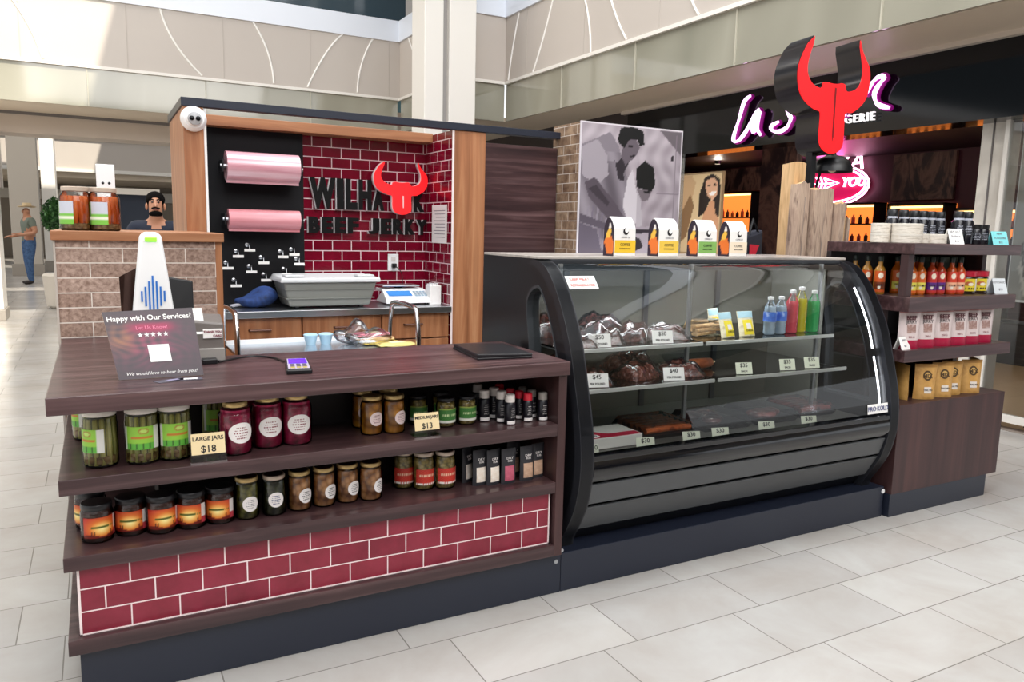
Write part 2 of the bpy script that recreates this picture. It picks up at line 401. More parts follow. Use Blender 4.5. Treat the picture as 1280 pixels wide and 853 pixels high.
p = E('pillar', 'white pillar cut by the left edge of the view', 'column', (-1.6, 13.5, 0))
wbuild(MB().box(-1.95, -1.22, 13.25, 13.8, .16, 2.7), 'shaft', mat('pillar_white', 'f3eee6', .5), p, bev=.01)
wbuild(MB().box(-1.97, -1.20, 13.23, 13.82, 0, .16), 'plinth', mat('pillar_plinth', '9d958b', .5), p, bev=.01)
struct('wall_left', MB().box(-14, -2.9, 28, 28.3, 0, 3.2), mat('dark_teal_shop', '2a3c3e', .4))
struct('trim_13', MB().box(-14, -2.4, 27.5, 28.3, 2.4, 6), M_beige)
# opposite side of the mall, behind the viewer (seen in reflections)
struct('wall_front', MB().box(-14, 12, -9.3, -9, 0, 3.2), mat('opposite_shops', '4a4340', .4))
struct('trim_14', MB().box(-14, 12, -9.35, -8.9, 3.2, 4.6), M_beige)
# unseen slabs added to block the sun, except at the hall's left end
mb = MB(); mb.box(2.56, 30, -30, 50, 12.0, 12.3); mb.box(-30, 2.5, 9.5, 17.5, 12.0, 12.3); struct('sun_blocker', mb, M_beige)

# ------------------------------------------------------------ lingerie shop on the right (front plane X = 6.05)
XS = 6.05
M_fascia = mat('black_gloss_fascia', '0d0e12', .07, spec=.28)
M_burg = mat('burgundy_wall', '3c0d22', .5)
struct('wall_shop_front', MB().box(XS, XS + .3, -2, 8.23, 2.385, 3.0), M_fascia)
struct('trim_16', MB().box(XS - .06, XS + .02, -12, 8.3, 2.96, 3.0), mat('pale_trim', 'c9bdb0', .4))
struct('wall_shop_end', MB().box(XS, 11.2, 8.23, 8.4, 0, .02), M_burg)
struct('wall_shop_back', MB().box(11.0, 11.2, 2, 16, 0, 3.0), M_burg)
struct('wall_shop_side', MB().box(6.3, 11.2, 1.9, 2.0, 0, 3.0), M_burg)
struct('wall_shop_side_far', MB().box(6.05, 11.2, 15.9, 16, 0, 3.0), M_burg)
struct('ceiling_shop', MB().box(6.35, 11, 2, 16, 2.78, 2.82), mat('dark_ceiling', '1d0c16', .5))
struct('floor_shop', MB().box(6.30, 11, 2, 16, 0, .004), brick('shop_floor', 'XY', (0, 0), .9, .45, .002, ('cdb48f', 'c6ab84'), 'a98f6c', .3))
struct('trim_17', MB().box(6.18, 6.30, 1, 8.3, 0, .006), mat('grey_threshold', '8c8178', .5))
struct('wall_gallery', MB().box(6.05, 6.2, 8.23, 16, 0, 3.0), mat('far_shop_front', '2b2326', .3))
# concrete pier, glazing frame and poster at the right edge of the picture
p = E('pier', 'pale stone pier inside the lingerie shop front, left of the big grey portrait', 'column', (6.4, 3.72, 0))
wbuild(MB().box(6.28, 6.5, 3.62, 3.80, .12, 2.70), 'shaft', noisy('pale_stone', ('cfc8be', 'e2dcd2', 'b8b0a6'), 2, .35), p)
wbuild(MB().box(6.26, 6.52, 3.60, 3.82, 0, .12), 'plinth', M_black, p)
wbuild(MB().box(6.272, 6.28, 3.70, 3.712, .12, 2.70), 'joint', M_groove, p)
struct('window_4', MB().box(6.22, 6.232, 2.2, 3.56, .12, 2.385), M_glass)
mb = MB(); mb.box(6.2, 6.25, 3.545, 3.575, 0, 2.385); mb.box(6.2, 6.25, 2.2, 3.56, .06, .12); struct('trim_18', mb, M_cladw)
def portrait(u, v):
    c = np.tile(hx('b9b6ae'), (len(u), 1)); c *= (.85 + .2 * v)[:, None]
    put(c, inpoly(u, v, [(.25, .95), (.75, 1), (1, .9), (1, .62), (.7, .55), (.35, .62), (.18, .8)]), '8e8a86')
    put(c, inpoly(u, v, [(.35, .86), (.75, .88), (.85, .7), (.7, .6), (.45, .62), (.33, .74)]), 'd8d2c8')
    put(c, inpoly(u, v, [(.42, .77), (.55, .78), (.55, .75), (.43, .74)]), '57524f'); put(c, inpoly(u, v, [(.66, .78), (.78, .77), (.77, .74), (.66, .75)]), '57524f')
    put(c, inpoly(u, v, [(.5, .66), (.66, .66), (.62, .64), (.53, .64)]), '7b706c')
    put(c, inpoly(u, v, [(.1, .2), (.3, .5), (.6, .56), (.95, .45), (1, .1), (.6, 0), (.2, .02)]), 'cfc9c0')
    for i in range(5):
        a = .1 + .09 * i; put(c, inpoly(u, v, [(a, .34 + .03 * i), (a + .03, .36 + .03 * i), (a + .12, .14), (a + .08, .12)]), '6a6663')
    return c
p = E('poster', 'big grey portrait poster behind the glass at the right edge of the view', 'poster', (6.5, 3.1, 0))
wbuild(MB().box(6.5, 6.53, 2.45, 3.60, .98, 2.3), 'board', M_white, p)
paint('portrait_print', 40, 60, lambda u, v: (6.497, 3.59 - u * .62, 1.0 + v * 1.28), portrait, M_print, p, local=False)
wbuild(MB().box(6.5, 6.53, 3.0, 3.04, .05, .98), 'stand_leg', M_black, p)
wbuild(MB().box(6.4, 6.63, 2.8, 3.3, 0, .05), 'foot', M_black, p)
p = E('plinth', 'low black display plinth on the lingerie shop floor', 'plinth', (10.0, 5.2, 0))
wbuild(MB().box(9.6, 10.4, 4.2, 6.0, 0, .50), 'body', M_black, p, bev=.01)
wbuild(MB().box(9.55, 10.45, 4.15, 6.05, .50, .55), 'top', M_gloss, p, bev=.005)

# sign on the fascia : script + block letters
M_neon = mat('sign_white_pink', 'ffe0fb', .3, emit='f7c9ff', estr=2.2)
M_magenta = mat('magenta_letter_side', '9c1286', .35, emit='8a1078', estr=.35)
sg = E('shop_sign', 'white and magenta script sign with small block letters on the black shop fascia', 'sign', (6.0, 5.4, 2.4))
STK = {'script_l': [(6.033, 2.882), (6.112, 2.833), (6.169, 2.679), (6.234, 2.502), (6.22, 2.443), (6.149, 2.453), (6.058, 2.536), (5.968, 2.675), (5.897, 2.726)],
       'script_a': [(5.897, 2.726), (5.958, 2.654), (5.985, 2.558), (5.954, 2.515), (5.905, 2.640), (5.89, 2.71), (5.914, 2.551), (5.858, 2.474)],
       'script_s': [(5.47, 2.80), (5.50, 2.74), (5.54, 2.68), (5.50, 2.62), (5.483, 2.591), (5.53, 2.511), (5.627, 2.483), (5.714, 2.507), (5.718, 2.55), (5.636, 2.579)],
       'script_e': [(5.38, 2.60), (5.28, 2.66), (5.27, 2.72), (5.33, 2.72), (5.38, 2.62), (5.34, 2.54), (5.22, 2.55)],
       'script_n': [(5.22, 2.55), (5.19, 2.70), (5.20, 2.55), (5.13, 2.68), (5.09, 2.68), (5.10, 2.55), (5.02, 2.57)],
       'script_z': [(5.06, 2.72), (4.90, 2.73), (5.02, 2.56), (4.86, 2.56)],
       'script_end_a': [(4.68, 2.70), (4.662, 2.718), (4.61, 2.794), (4.546, 2.834), (4.497, 2.818), (4.548, 2.76), (4.58, 2.689), (4.553, 2.619), (4.502, 2.584), (4.423, 2.561)]}
def smooth_path(pts, n=4):
    out = []; P = [Vector(p) for p in pts]
    for i in range(len(P) - 1):
        a = P[max(0, i - 1)]; b = P[i]; c = P[i + 1]; d = P[min(len(P) - 1, i + 2)]
        for k in range(n):
            t = k / n; out.append(.5 * ((2 * b) + (c - a) * t + (2 * a - 5 * b + 4 * c - d) * t * t + (3 * b - a - 3 * c + d) * t ** 3))
    out.append(P[-1]); return out
for nm, st in STK.items():
    pts = smooth_path([(0, y, z) for y, z in st])
    mb = MB()
    mb.tube([(5.965, p.y, p.z) for p in pts], .024, 8, radii=[.012 + .009 * abs(math.sin(i * .35)) for i in range(len(pts))])
    o = wbuild(mb, nm, M_neon, sg, smooth=True)
    mb = MB(); mb.tube([(5.998, p.y, p.z) for p in pts], .036, 8, radii=[.024 + .010 * abs(math.sin(i * .35)) for i in range(len(pts))])
    wbuild(mb, 'letter_side', M_magenta, sg, smooth=True)
mb = MB(); mb.text('LINGERIE', .105, frame((6.0, 4.83, 2.513), (0, -1, 0), (0, 0, 1)), ext=.012, space=1.18)
wbuild(mb, 'block_letters', mat('white_letter', 'ffffff', .4, emit='ffffff', estr=.6), sg)

# neon sign, warm niches and mural inside the shop
M_pink = mat('pink_neon', 'ff5fa8', .3, emit='ff4fa0', estr=7)
M_pinkw = mat('pale_pink_neon', 'ffd9ea', .3, emit='ffb8da', estr=5)
ns = E('neon_sign', 'pink neon sign with an oval and the word YOU on the dark shop wall', 'neon sign', (10.95, 8.9, 1.9))
wbuild(MB().prism([(.70 * math.cos(a), .31 * math.sin(a)) for a in np.linspace(0, 2 * PI, 40)[:-1]], 0, .03, frame((10.95, 9.05, 2.33), (0, -1, 0), (0, 0, 1))), 'backboard', mat('pink_backboard', 'b0104a', .5, emit='c01050', estr=.8), ns)
yc, zc = 9.05, 2.33
mb = MB()
for k, (ry, rz) in enumerate(((.72, .33), (.66, .27))):
    mb.tube([(10.90, yc - ry * math.cos(a), zc + rz * math.sin(a)) for a in np.linspace(-2.6, .95, 40)], .016, 6)
wbuild(mb, 'oval_tube', M_pinkw, ns, smooth=True)
mb = MB(); mb.text('PIZZA', .40, frame((10.9, 9.0, 2.70), (0, -1, 0), (0, 0, 1)), ext=.01, shear=.25); wbuild(mb, 'upper_letters', M_pinkw, ns)
mb = MB(); mb.text('YOU', .21, frame((10.9, 8.63, 2.37), (0, -1, 0), (0, 0, 1)), ext=.01, shear=.25, off=.004); wbuild(mb, 'lower_letters', M_pinkw, ns)
mb = MB()
for yy in (9.42, 9.34): mb.tube([(10.9, yy - .10 * math.cos(a), 2.37 + .13 * math.sin(a)) for a in np.linspace(-1.1, 1.1, 9)], .014, 6)
mb.tube([(10.9, 9.20, 2.46), (10.9, 8.90, 2.37), (10.9, 9.20, 2.28), (10.9, 9.14, 2.37), (10.9, 9.20, 2.46)], .014, 6); mb.tube([(10.9, 9.5, 2.37), (10.9, 9.0, 2.37)], .012, 6)
wbuild(mb, 'arrow_tube', M_pinkw, ns, smooth=True)
M_warm = mat('warm_backlight', 'ff9a4a', .4, emit='ff8a3c', estr=1.0)
M_warmb = mat('warm_strip', 'ffe0a0', .4, emit='ffcf80', estr=3.0)
def niche(y0, y1, z0, z1, lab, cols, k):
    t = E('display_niche', lab, 'shelf', (10.9, (y0 + y1) / 2, z0))
    mb = MB(); mb.box(10.7, 10.98, y0, y0 + .03, z0, z1); mb.box(10.7, 10.98, y1 - .03, y1, z0, z1); mb.box(10.7, 10.98, y0, y1, z1 - .03, z1); mb.box(10.7, 10.98, y0, y1, z0, z0 + .03)
    wbuild(mb, 'frame', M_black, t); wbuild(MB().box(10.97, 10.985, y0, y1, z0, z1), 'back_panel', M_warm, t)
    wbuild(MB().box(10.72, 10.75, y0 + .05, y1 - .05, z1 - .07, z1 - .04), 'light_strip', M_warmb, t)
    wbuild(MB().box(10.72, 10.97, y0 + .03, y1 - .03, z0 + (z1 - z0) * .45, z0 + (z1 - z0) * .45 + .02), 'shelf_board', M_black, t)
    lm = mat('dark_display_legs', '120c10', .5)
    for yy in (y0 + .05, y1 - .05): wbuild(MB().box(10.75, 10.8, yy - .02, yy + .02, 0, z0), 'leg', lm, t)
    n = 0
    for zz in (z0 + .03, z0 + (z1 - z0) * .45 + .02):
        yy = y0 + .12
        while yy < y1 - .1:
            h = random.uniform(.10, .17); c = cols[n % len(cols)]
            o = MB().lathe([(.028, 0), (.03, .02), (.03, h * .65), (.012, h * .8), (.012, h)], 10).build('bottle', mat('perfume_' + c, c, .3), None, smooth=True)
            o.location = (10.86, yy, zz); tag(o, 'small scent bottle in the glowing wall niche ' + k, 'bottle', 'scent bottles in the niche ' + k); yy += .13; n += 1
niche(10.62, 12.2, 1.40, 2.29, 'glowing orange wall niche with small bottles, nearest the laughing woman poster', ('5a1c12', 'c0402c', '2a1518', 'e07a50'), 'nearest the laughing woman poster')
niche(8.02, 8.84, 1.40, 2.03, 'glowing orange wall niche right under the pink neon sign', ('701828', '30121a', 'd05050'), 'under the pink neon sign')
niche(6.9, 7.82, 1.40, 2.0, 'dim wall niche behind the dark seasoning bottles', ('2a1518', '501c1c', '8a3020'), 'behind the dark seasoning bottles')
niche(9.0, 9.9, 1.40, 2.0, 'glowing orange wall niche seen between the timber posts', ('2a1518', '8a2c20', 'c05038'), 'between the timber posts')
niche(5.9, 6.75, 1.40, 1.92, 'low glowing shelf niche beside the pale stone pier', ('40201c', '8a3020'), 'beside the pale stone pier')
M_mural = noisy('dark_mural', ('160c12', '2c1a20', '6e5048', '3a2228'), 1.6, .5, 'World', (1, 1.6, .8), 4, dist=2.2)
for i, (y0, y1, lab) in enumerate(((10.2, 12.3, 'dark figure mural above the niche nearest the laughing woman poster'), (6.95, 7.95, 'dark mural panel right of the pink neon sign'))):
    p = E('mural_panel', lab, 'picture', (10.9, (y0 + y1) / 2, 2.05))
    wbuild(MB().box(10.93, 10.98, y0, y1, 2.06 if i else 2.32, 2.75), 'board', M_mural, p)
p = E('partition', 'dark patterned partition in the lingerie shop behind the timber posts', 'partition', (8.2, 7.6, 0))
wbuild(MB().box(8.1, 8.2, 7.30, 7.90, 0, 2.77), 'panel', M_mural, p); wbuild(MB().box(8.06, 8.24, 7.26, 7.94, 0, .08), 'base', M_black, p)
def woman(u, v):
    c = np.tile(hx('d9bd92'), (len(u), 1))
    put(c, inpoly(u, v, [(0, 0), (.3, .55), (.42, .9), (.3, 1), (0, 1)]), 'c9a57c')
    put(c, inpoly(u, v, [(.05, .45), (.30, .75), (.40, .6), (.25, .2), (.05, .1)]), '8b6a48')
    put(c, inpoly(u, v, [(.50, .45), (.52, .75), (.62, .95), (.80, 1), (.97, .92), (1, .7), (.98, .45), (.85, .5), (.8, .7), (.65, .5)]), '241915')
    put(c, inpoly(u, v, [(.66, .92), (.82, .95), (.93, .88), (.92, .74), (.82, .66), (.70, .72), (.65, .82)]), 'd9a988')
    put(c, inpoly(u, v, [(.74, .76), (.90, .78), (.86, .73), (.78, .72)]), 'fff5ee')
    put(c, inpoly(u, v, [(.70, .86), (.77, .865), (.77, .845), (.70, .84)]), '2a1a16'); put(c, inpoly(u, v, [(.83, .87), (.90, .865), (.90, .845), (.83, .85)]), '2a1a16')
    put(c, inpoly(u, v, [(.55, 0), (.55, .35), (.66, .52), (.78, .66), (.86, .66), (.9, .5), (1, .42), (1, 0)]), 'c9946f')
    put(c, inpoly(u, v, [(.58, .22), (.7, .30), (.95, .28), (1, 0), (.6, 0)]), 'b9895f')
    return c
p = E('poster', 'standing tan poster of a laughing dark-haired woman in the shop front', 'poster', (6.42, 7.2, 0))
wbuild(MB().box(6.42, 6.46, 6.85, 7.62, .5, 2.2), 'board', mat('tan_board', 'c8a880', .5), p)
paint('woman_print', 44, 60, lambda u, v: (6.417, 7.61 - u * .75, 1.25 + v * .93), woman, printmat('lit_print', .5, .25), p, local=False)
wbuild(MB().box(6.40, 6.48, 6.85, 7.62, 0, .5), 'stand', M_black, p)
struct('window_5', MB().box(6.22, 6.232, 7.3, 8.2, 0, 2.385), M_glass)
for x, y, z, e in ((7.2, 5.4, 2.7, 10), (7.5, 3.9, 2.7, 12), (8.2, 6.5, 2.7, 10), (9.5, 5.0, 2.7, 10), (8.8, 8.5, 2.7, 8), (6.6, 7.4, 2.6, 8), (9.8, 10.6, 2.7, 6)):
    lo = E('spot_light', 'small ceiling spot in the dark lingerie shop', 'ceiling light', (x, y, 2.78), group='ceiling spots in the lingerie shop')
    MB().lathe([(.05, -.06), (.06, -.01), (.06, 0)], 12, cap=False).build('housing', M_black, lo, smooth=True)
    MB().lathe([(.0, -.045), (.045, -.045)], 12, cap=False).build('bulb', mat('spot_glow', 'fff2d8', .4, emit='fff0d0', estr=14), lo)
    lamp('shop_spot_lamp', 'POINT', (x, y, 2.66), e, (1, .85, .7), shadow_soft_size=.05)
lamp('neon_glow', 'AREA', (10.6, 8.9, 2.4), 22, (1, .1, .45), (0, R_(90), 0), 1.2, .6)

# ------------------------------------------------------------ front counter with two open shelves
CX0, CX1 = -.128, 1.582
ct = E('counter', 'dark wood service counter with two open shelves and a red tile panel', 'counter', (.7, 2.8, 0))
bx('plinth', M_base, ct, -.10, 1.598, 2.50, 2.98, 0, .174)
bx('plinth', M_base, ct, -.10, .30, 2.98, 3.70, 0, .174)
def Lplate(name, x0, x1, y0, z0, z1, yb=2.82, xin=.33, yend=3.715):
    P = [(x0, y0), (x1, y0), (x1, yb), (xin, yb), (xin, yend), (x0, yend)]
    o = MB().prism(P, z0, z1).build(name, M_dwood, ct, local=False, bev=.002); return o
Lplate('ledge', CX0, 1.545, 2.47, .174, .221)
Lplate('shelf', CX0, 1.545, 2.47, .436, .480)
Lplate('shelf', CX0, 1.545, 2.47, .667, .7145)
o = MB().prism([(-.146, 2.45), (CX1, 2.45), (CX1, 3.03), (.335, 3.03), (.335, 3.715), (-.146, 3.715)], .909, .962).build('countertop', M_dwood, ct, local=False, bev=.003)
bx('side_panel', M_dwoodz, ct, 1.545, CX1, 2.47, 2.98, .174, .909)
bx('back_panel', mat('dark_inner_panel', '241b1d', .5), ct, .15, 1.545, 2.82, 2.98, .174, .909)
bx('back_panel', mat('dark_inner_panel', '241b1d', .5), ct, .15, .30, 2.98, 3.70, .174, .909)
bx('tile_panel', [M_btile], ct, -.091, 1.533, 2.500, 2.83, .221, .436, bev=0)
mb = MB(); mb.box(-.097, -.090, 2.4965, 2.503, .221, .436); mb.box(1.531, 1.536, 2.4965, 2.503, .221, .436); mb.box(-.097, 1.536, 2.4965, 2.503, .221, .2245)
wbuild(mb, 'tile_edge_strip', mat('tile_edge_white', 'f2e2e0', .4), ct)
bx('end_panel', M_dwood, ct, -.100, -.095, 2.503, 3.70, .221, .436)
for x, z in ((1.575, .135), (1.60, .178)):
    MB().cyl((x - .7, 2.497 - 2.8, z), (x - .7, 2.503 - 2.8, z), .009, seg=10).build('bolt', M_steel, ct)

# half wall with rustic brick at the end of the counter
hw = E('half_wall', 'half wall faced in rustic brown brick with a wooden ledge, behind the counter end', 'wall', (.17, 4.0, 0))
wbuild(MB().box(-.150, .474, 3.72, 4.62, 0, 1.372), 'brick_body', M_rust, hw)
wbuild(MB().box(.474, .502, 3.718, 4.62, 0, 1.372), 'wood_end', M_lwood, hw)
wbuild(MB().box(-.158, -.150, 3.715, 4.62, 0, 1.372), 'edge_strip', mat('grey_edge', 'b9aea4', .5), hw)
bx('ledge_cap', M_lwoodx, hw, -.165, .510, 3.70, 4.62, 1.372, 1.412, bev=.003)

# booth back wall : two wooden columns, header, red tile recess, black roll board, top trim
YC = 4.62
bw = E('booth_wall', 'tall booth back wall of red tile framed by two wooden columns', 'wall', (1.3, 5.1, 0))
bx('column', M_lwood, bw, .445, .548, YC, 5.45, 0, 2.083)
bx('white_edge', M_white, bw, .549, .563, YC + .004, 5.1, 0, 2.078)
bx('column', M_lwood, bw, 2.046, 2.268, YC, 5.2, 0, 2.083)
bx('tile_wall', M_btile_b, bw, .56, 2.046, 5.09, 5.2, 0, 2.03, bev=0)
bx('tile_return', M_btile_s, bw, 2.036, 2.045, YC + .004, 5.09, 0, 2.083, bev=0)
bx('tile_edge_strip', mat('tile_edge_white', 'f2e2e0', .4), bw, 2.032, 2.0455, YC - .002, YC + .0035, 0, 2.083, bev=0)
bx('header', M_lwoodx, bw, .563, 2.036, 4.955, 5.2, 2.032, 2.092)
bx('roll_board', mat('black_board', '0f0f13', .6, spec=.25), bw, .565, 1.187, 5.05, 5.088, .957, 2.031)
bx('top_trim', M_base, bw, .436, 2.835, YC - .012, YC + .05, 2.084, 2.128)
bx('top_trim_return', M_base, bw, .436, .50, YC + .05, 5.46, 2.084, 2.128)
bx('dark_panel', M_dwood, bw, 2.270, 2.822, YC + .01, YC + .06, 0, 2.022)
# photograph column
M_lilac = mat('board_white', 'd9d2d8', .5)
pc = E('display_column', 'brick-sided column with a large old photograph on its front', 'column', (3.25, 4.5, 0))
wbuild(MB().box(2.830, 3.68, 4.362, 4.70, 0, 2.175), 'body', M_rust_s, pc)
mb = MB(); mb.box(2.826, 3.685, 4.352, 4.361, 1.0, 2.18); wbuild(mb, 'board', M_lilac, pc)
def q(x, y):
    u = (x - 160) / 527.0; yt = 87 + (x - 165) * .092; yb = 770 - (x - 148) * .085
    return (u, 1 - (y - yt) / (yb - yt) * .80)
def qs(*p): return [q(*a) for a in p]
def oldphoto(u, v):
    c = np.tile(hx('c5b6c0'), (len(u), 1)); c -= (.10 * (1 - v))[:, None]
    n = .03 * np.sin(u * 40 + 3 * np.sin(v * 17)) + .02 * np.sin(v * 55); c += n[:, None]
    put(c, inpoly(u, v, [(.76, 1), (1, 1), (1, .86)]), '8f838b')
    for a in (qs((560, 405), (690, 405), (690, 410), (560, 410)), qs((655, 150), (660, 150), (660, 620), (655, 620))): put(c, inpoly(u, v, a), 'a392a0')
    put(c, inpoly(u, v, qs((630, 240), (645, 240), (645, 265), (635, 265))), '5a4e58')
    put(c, inpoly(u, v, qs((160, 190), (235, 160), (300, 130), (345, 190), (385, 310), (430, 420), (470, 560), (480, 720), (150, 770))), 'a296a2'); c -= (.07 * np.exp(-((u - .30) / .10) ** 2) * (v > .35) * (v < .8) + .05 * np.sin(u * 30 + v * 18) * (u < .55) * (v < .85))[:, None]
    put(c, inpoly(u, v, qs((160, 200), (240, 165), (290, 240), (300, 330), (250, 380), (190, 350), (170, 340))), 'b9adb8')
    for i in range(9):
        x = 200 + 25 * i; put(c, inpoly(u, v, qs((x, 480), (x + 9, 480), (x - 15, 740), (x - 25, 740))), '93869a' if i % 2 else 'a89cab')
    put(c, inpoly(u, v, qs((165, 520), (330, 570), (320, 600), (160, 560))), '7e7282')
    put(c, inpoly(u, v, qs((150, 560), (250, 590), (300, 770), (150, 770))), '84788a')
    put(c, inpoly(u, v, qs((310, 250), (335, 270), (350, 350), (385, 360), (380, 330), (345, 280))), '5e5360')
    put(c, inpoly(u, v, qs((335, 285), (375, 235), (405, 270), (380, 320), (372, 350), (345, 320))), '5d525d')
    put(c, inpoly(u, v, qs((372, 165), (440, 165), (458, 205), (442, 240), (415, 262), (385, 285), (362, 240))), '8b7d89')
    put(c, inpoly(u, v, qs((395, 190), (420, 195), (420, 204), (395, 199))), '4d434e'); put(c, inpoly(u, v, qs((408, 240), (435, 235), (432, 244), (410, 250))), '4d434e')
    put(c, inpoly(u, v, qs((338, 165), (355, 112), (420, 108), (475, 130), (482, 190), (458, 196), (440, 165), (400, 168), (378, 205), (352, 188))), '3f3640')
    put(c, inpoly(u, v, qs((180, 370), (232, 345), (330, 450), (405, 540), (385, 580), (300, 535), (205, 440))), '7d6f7c')
    put(c, inpoly(u, v, qs((200, 400), (240, 380), (310, 460), (300, 480))), '6a5d69')
    put(c, inpoly(u, v, qs((385, 540), (425, 560), (430, 600), (400, 610), (360, 570))), '8d7f8b')
    put(c, inpoly(u, v, qs((425, 300), (450, 400), (470, 480), (450, 560), (420, 570), (380, 470), (400, 350))), 'd8ced6')
    put(c, inpoly(u, v, qs((452, 390), (535, 400), (515, 440), (488, 450), (470, 430))), '94868f')
    put(c, inpoly(u, v, qs((486, 400), (530, 404), (528, 412), (490, 408))), '4d434e')
    put(c, inpoly(u, v, qs((443, 300), (490, 262), (538, 292), (553, 370), (532, 402), (480, 392), (450, 385))), '39313b')
    put(c, inpoly(u, v, qs((455, 405), (475, 440), (490, 560), (455, 575))), 'c4b9c2')
    put(c, inpoly(u, v, qs((420, 575), (540, 560), (660, 585), (660, 760), (420, 760))), 'b7a9b4')
    put(c, inpoly(u, v, qs((430, 580), (560, 572), (560, 590), (430, 600))), '5f5460')
    put(c, inpoly(u, v, qs((425, 610), (480, 620), (500, 660), (440, 690))), '5a4f5a')
    put(c, inpoly(u, v, qs((410, 715), (640, 715), (640, 745), (410, 750))), '221d22')
    c = (c - .6) * 1.30 + .47; c = c * .55 + c.mean(1, keepdims=True) * .45
    put(c, inpoly(u, v, qs((170, 680), (300, 690), (300, 770), (160, 770))), '5e5460')
    return c
paint('photograph', 110, 150, lambda u, v: (2.836 + u * .838, 4.350, 1.01 + v * 1.160), oldphoto, printmat('matte_print', .6), pc, local=False)
bx('low_shelf', M_white, pc, 2.60, 3.66, 4.10, 4.351, 1.27, 1.295)
mb = MB(); mb.box(2.7, 2.74, 4.2, 4.3, 0, 1.27); mb.box(3.5, 3.54, 4.2, 4.3, 0, 1.27); wbuild(mb, 'shelf_leg', M_black, pc)

# ------------------------------------------------------------ refrigerated glass display case
XL, XRt = 1.63, 3.55
PROF = [(3.318, 1.340), (2.90, 1.336), (2.816, 1.333), (2.768, 1.322), (2.731, 1.303), (2.688, 1.264), (2.632, 1.195), (2.574, 1.096), (2.525, .990), (2.487, .863), (2.450, .735), (2.430, .630), (2.424, .525), (2.436, .44), (2.462, .35), (2.510, .26), (2.548, .20), (2.556, .165)]
def smooth_prof(p, n=3):
    return [(a.x, a.y) for a in smooth_path([Vector((x, y, 0)) for x, y in p], n)]
PS = smooth_prof(PROF)
def py(z):            # front profile depth at height z
    best = None
    for (a, b), (c, d) in zip(PS, PS[1:]):
        if (b - z) * (d - z) <= 0 and b != d: best = a + (c - a) * (z - b) / (d - b)
    return best
M_casegrey = mat('case_inside', '85857e', .3)
M_case = mat('case_black', '17181c', .28)
M_arch = mat('case_arch_black', '25262b', .35)
dc = E('display_case', 'black curved glass refrigerated deli case', 'display case', (2.59, 2.9, 0))
bx('plinth', M_base, dc, 1.60, 3.60, 2.50, 3.32, 0, .165, bev=.003)
outer = PS + [(3.318, .165)]
win = smooth_prof([(2.845, .62), (2.86, .944), (2.893, 1.120), (2.872, 1.195), (2.80, 1.229), (2.746, 1.185), (2.675, 1.063), (2.615, .92), (2.565, .75), (2.55, .62)], 4)
def side(x0, x1, name):
    M = frame(((x0 + x1) / 2, 0, 0), (0, 1, 0), (0, 0, 1))
    o = wbuild(MB().plate([outer, win], (x1 - x0) / 2, M), name, M_case, dc)
    w2 = [(y + (2.72 - y) * .05, z + (.93 - z) * .04) for y, z in win]
    wbuild(MB().plate([win, w2], (x1 - x0) / 2 + .003, M), 'window_trim', mat('window_gasket', '45484c', .3, .3), o)
    wbuild(MB().plate([w2], .003, M), 'window_pane', M_glass, o)
    # front arch band, a little proud of the side
    band = PS[4:]; inner = [(a + .045, b - (.02 if b > 1.2 else 0)) for a, b in band]
    mb = MB(); P = band + inner[::-1]; n = len(band)
    mb.v = [(xx, a, b) for xx in (x0 - .002, x1 + .006) for a, b in P]; k = len(P)
    for i in range(n - 1):
        j0, j1 = i, i + 1; i0, i1 = k - 1 - i, k - 2 - i
        mb.f += [(j0, j1, i1, i0), (k + j0, k + i0, k + i1, k + j1), (j0, k + j0, k + j1, j1), (i0, i1, k + i1, k + i0)]
    mb.f += [(0, k - 1, 2 * k - 1, k), (n - 1, n + k - 1, n + k, n)]; mb.mi = [0] * len(mb.f)
    wbuild(mb, 'front_arch', M_arch, dc, smooth=35)
side(XL, XL + .055, 'side_panel'); side(XRt - .055, XRt, 'side_panel')
XI0, XI1 = XL + .061, XRt - .061
# curved front glass from the top rail down to the sill
gp = [(a + .012, b - .004) for a, b in PS if .575 <= b <= 1.334 and a < 2.83]
mb = MB(); n = len(gp)
mb.add([(x, a, b) for x in (XI0 + .002, XI1 - .002) for a, b in gp], [(i, i + 1, n + i + 1, n + i) for i in range(n - 1)])
mb.build('front_glass', M_caseglass, dc, local=False, smooth=60, fix=False)
bx('top_panel', noisy('worn_top', ('a49d95', 'c2bab2', '8d857f'), 2, .25, 'World', (1, 4, 1)), dc, XL, XRt, 2.815, 3.318, 1.338, 1.350)
bx('top_rail', M_charcoal, dc, XI0, XI1, 2.80, 2.85, 1.288, 1.337)
mb = MB(); mb.box(XI0, XI1, 3.25, 3.316, .50, 1.337); wbuild(mb, 'rear_doors', mat('case_back', '5f5e57', .18), dc)
for x in (2.05, 2.55, 3.05): wbuild(MB().box(x - .015, x + .015, 3.235, 3.25, .52, 1.32), 'door_frame', M_charcoal, dc)
bx('roof_liner', M_casegrey, dc, XI0, XI1, 2.83, 3.25, 1.322, 1.336)
mb = MB(); mb.tube([(XI0 + .06, 2.90, 1.308), (XI1 - .06, 2.90, 1.308)], .008, 10)
wbuild(mb, 'light_tube', mat('case_light', 'ffffff', .4, emit='eaf3ff', estr=2.5), dc, smooth=True)
lamp('case_tube_lamp', 'AREA', (2.59, 2.93, 1.295), 6, (.93, .97, 1.0), (0, 0, 0), 1.6, .08)
bx('side_liner', M_casegrey, dc, XI1 - .012, XI1, 2.88, 3.25, .50, 1.322)
bx('side_liner', M_casegrey, dc, XI0, XI0 + .012, 2.9, 3.25, .50, 1.322)
bx('deck', mat('deck_grey', '4c4a45', .3), dc, XI0, XI1, 2.475, 3.25, .485, .535)
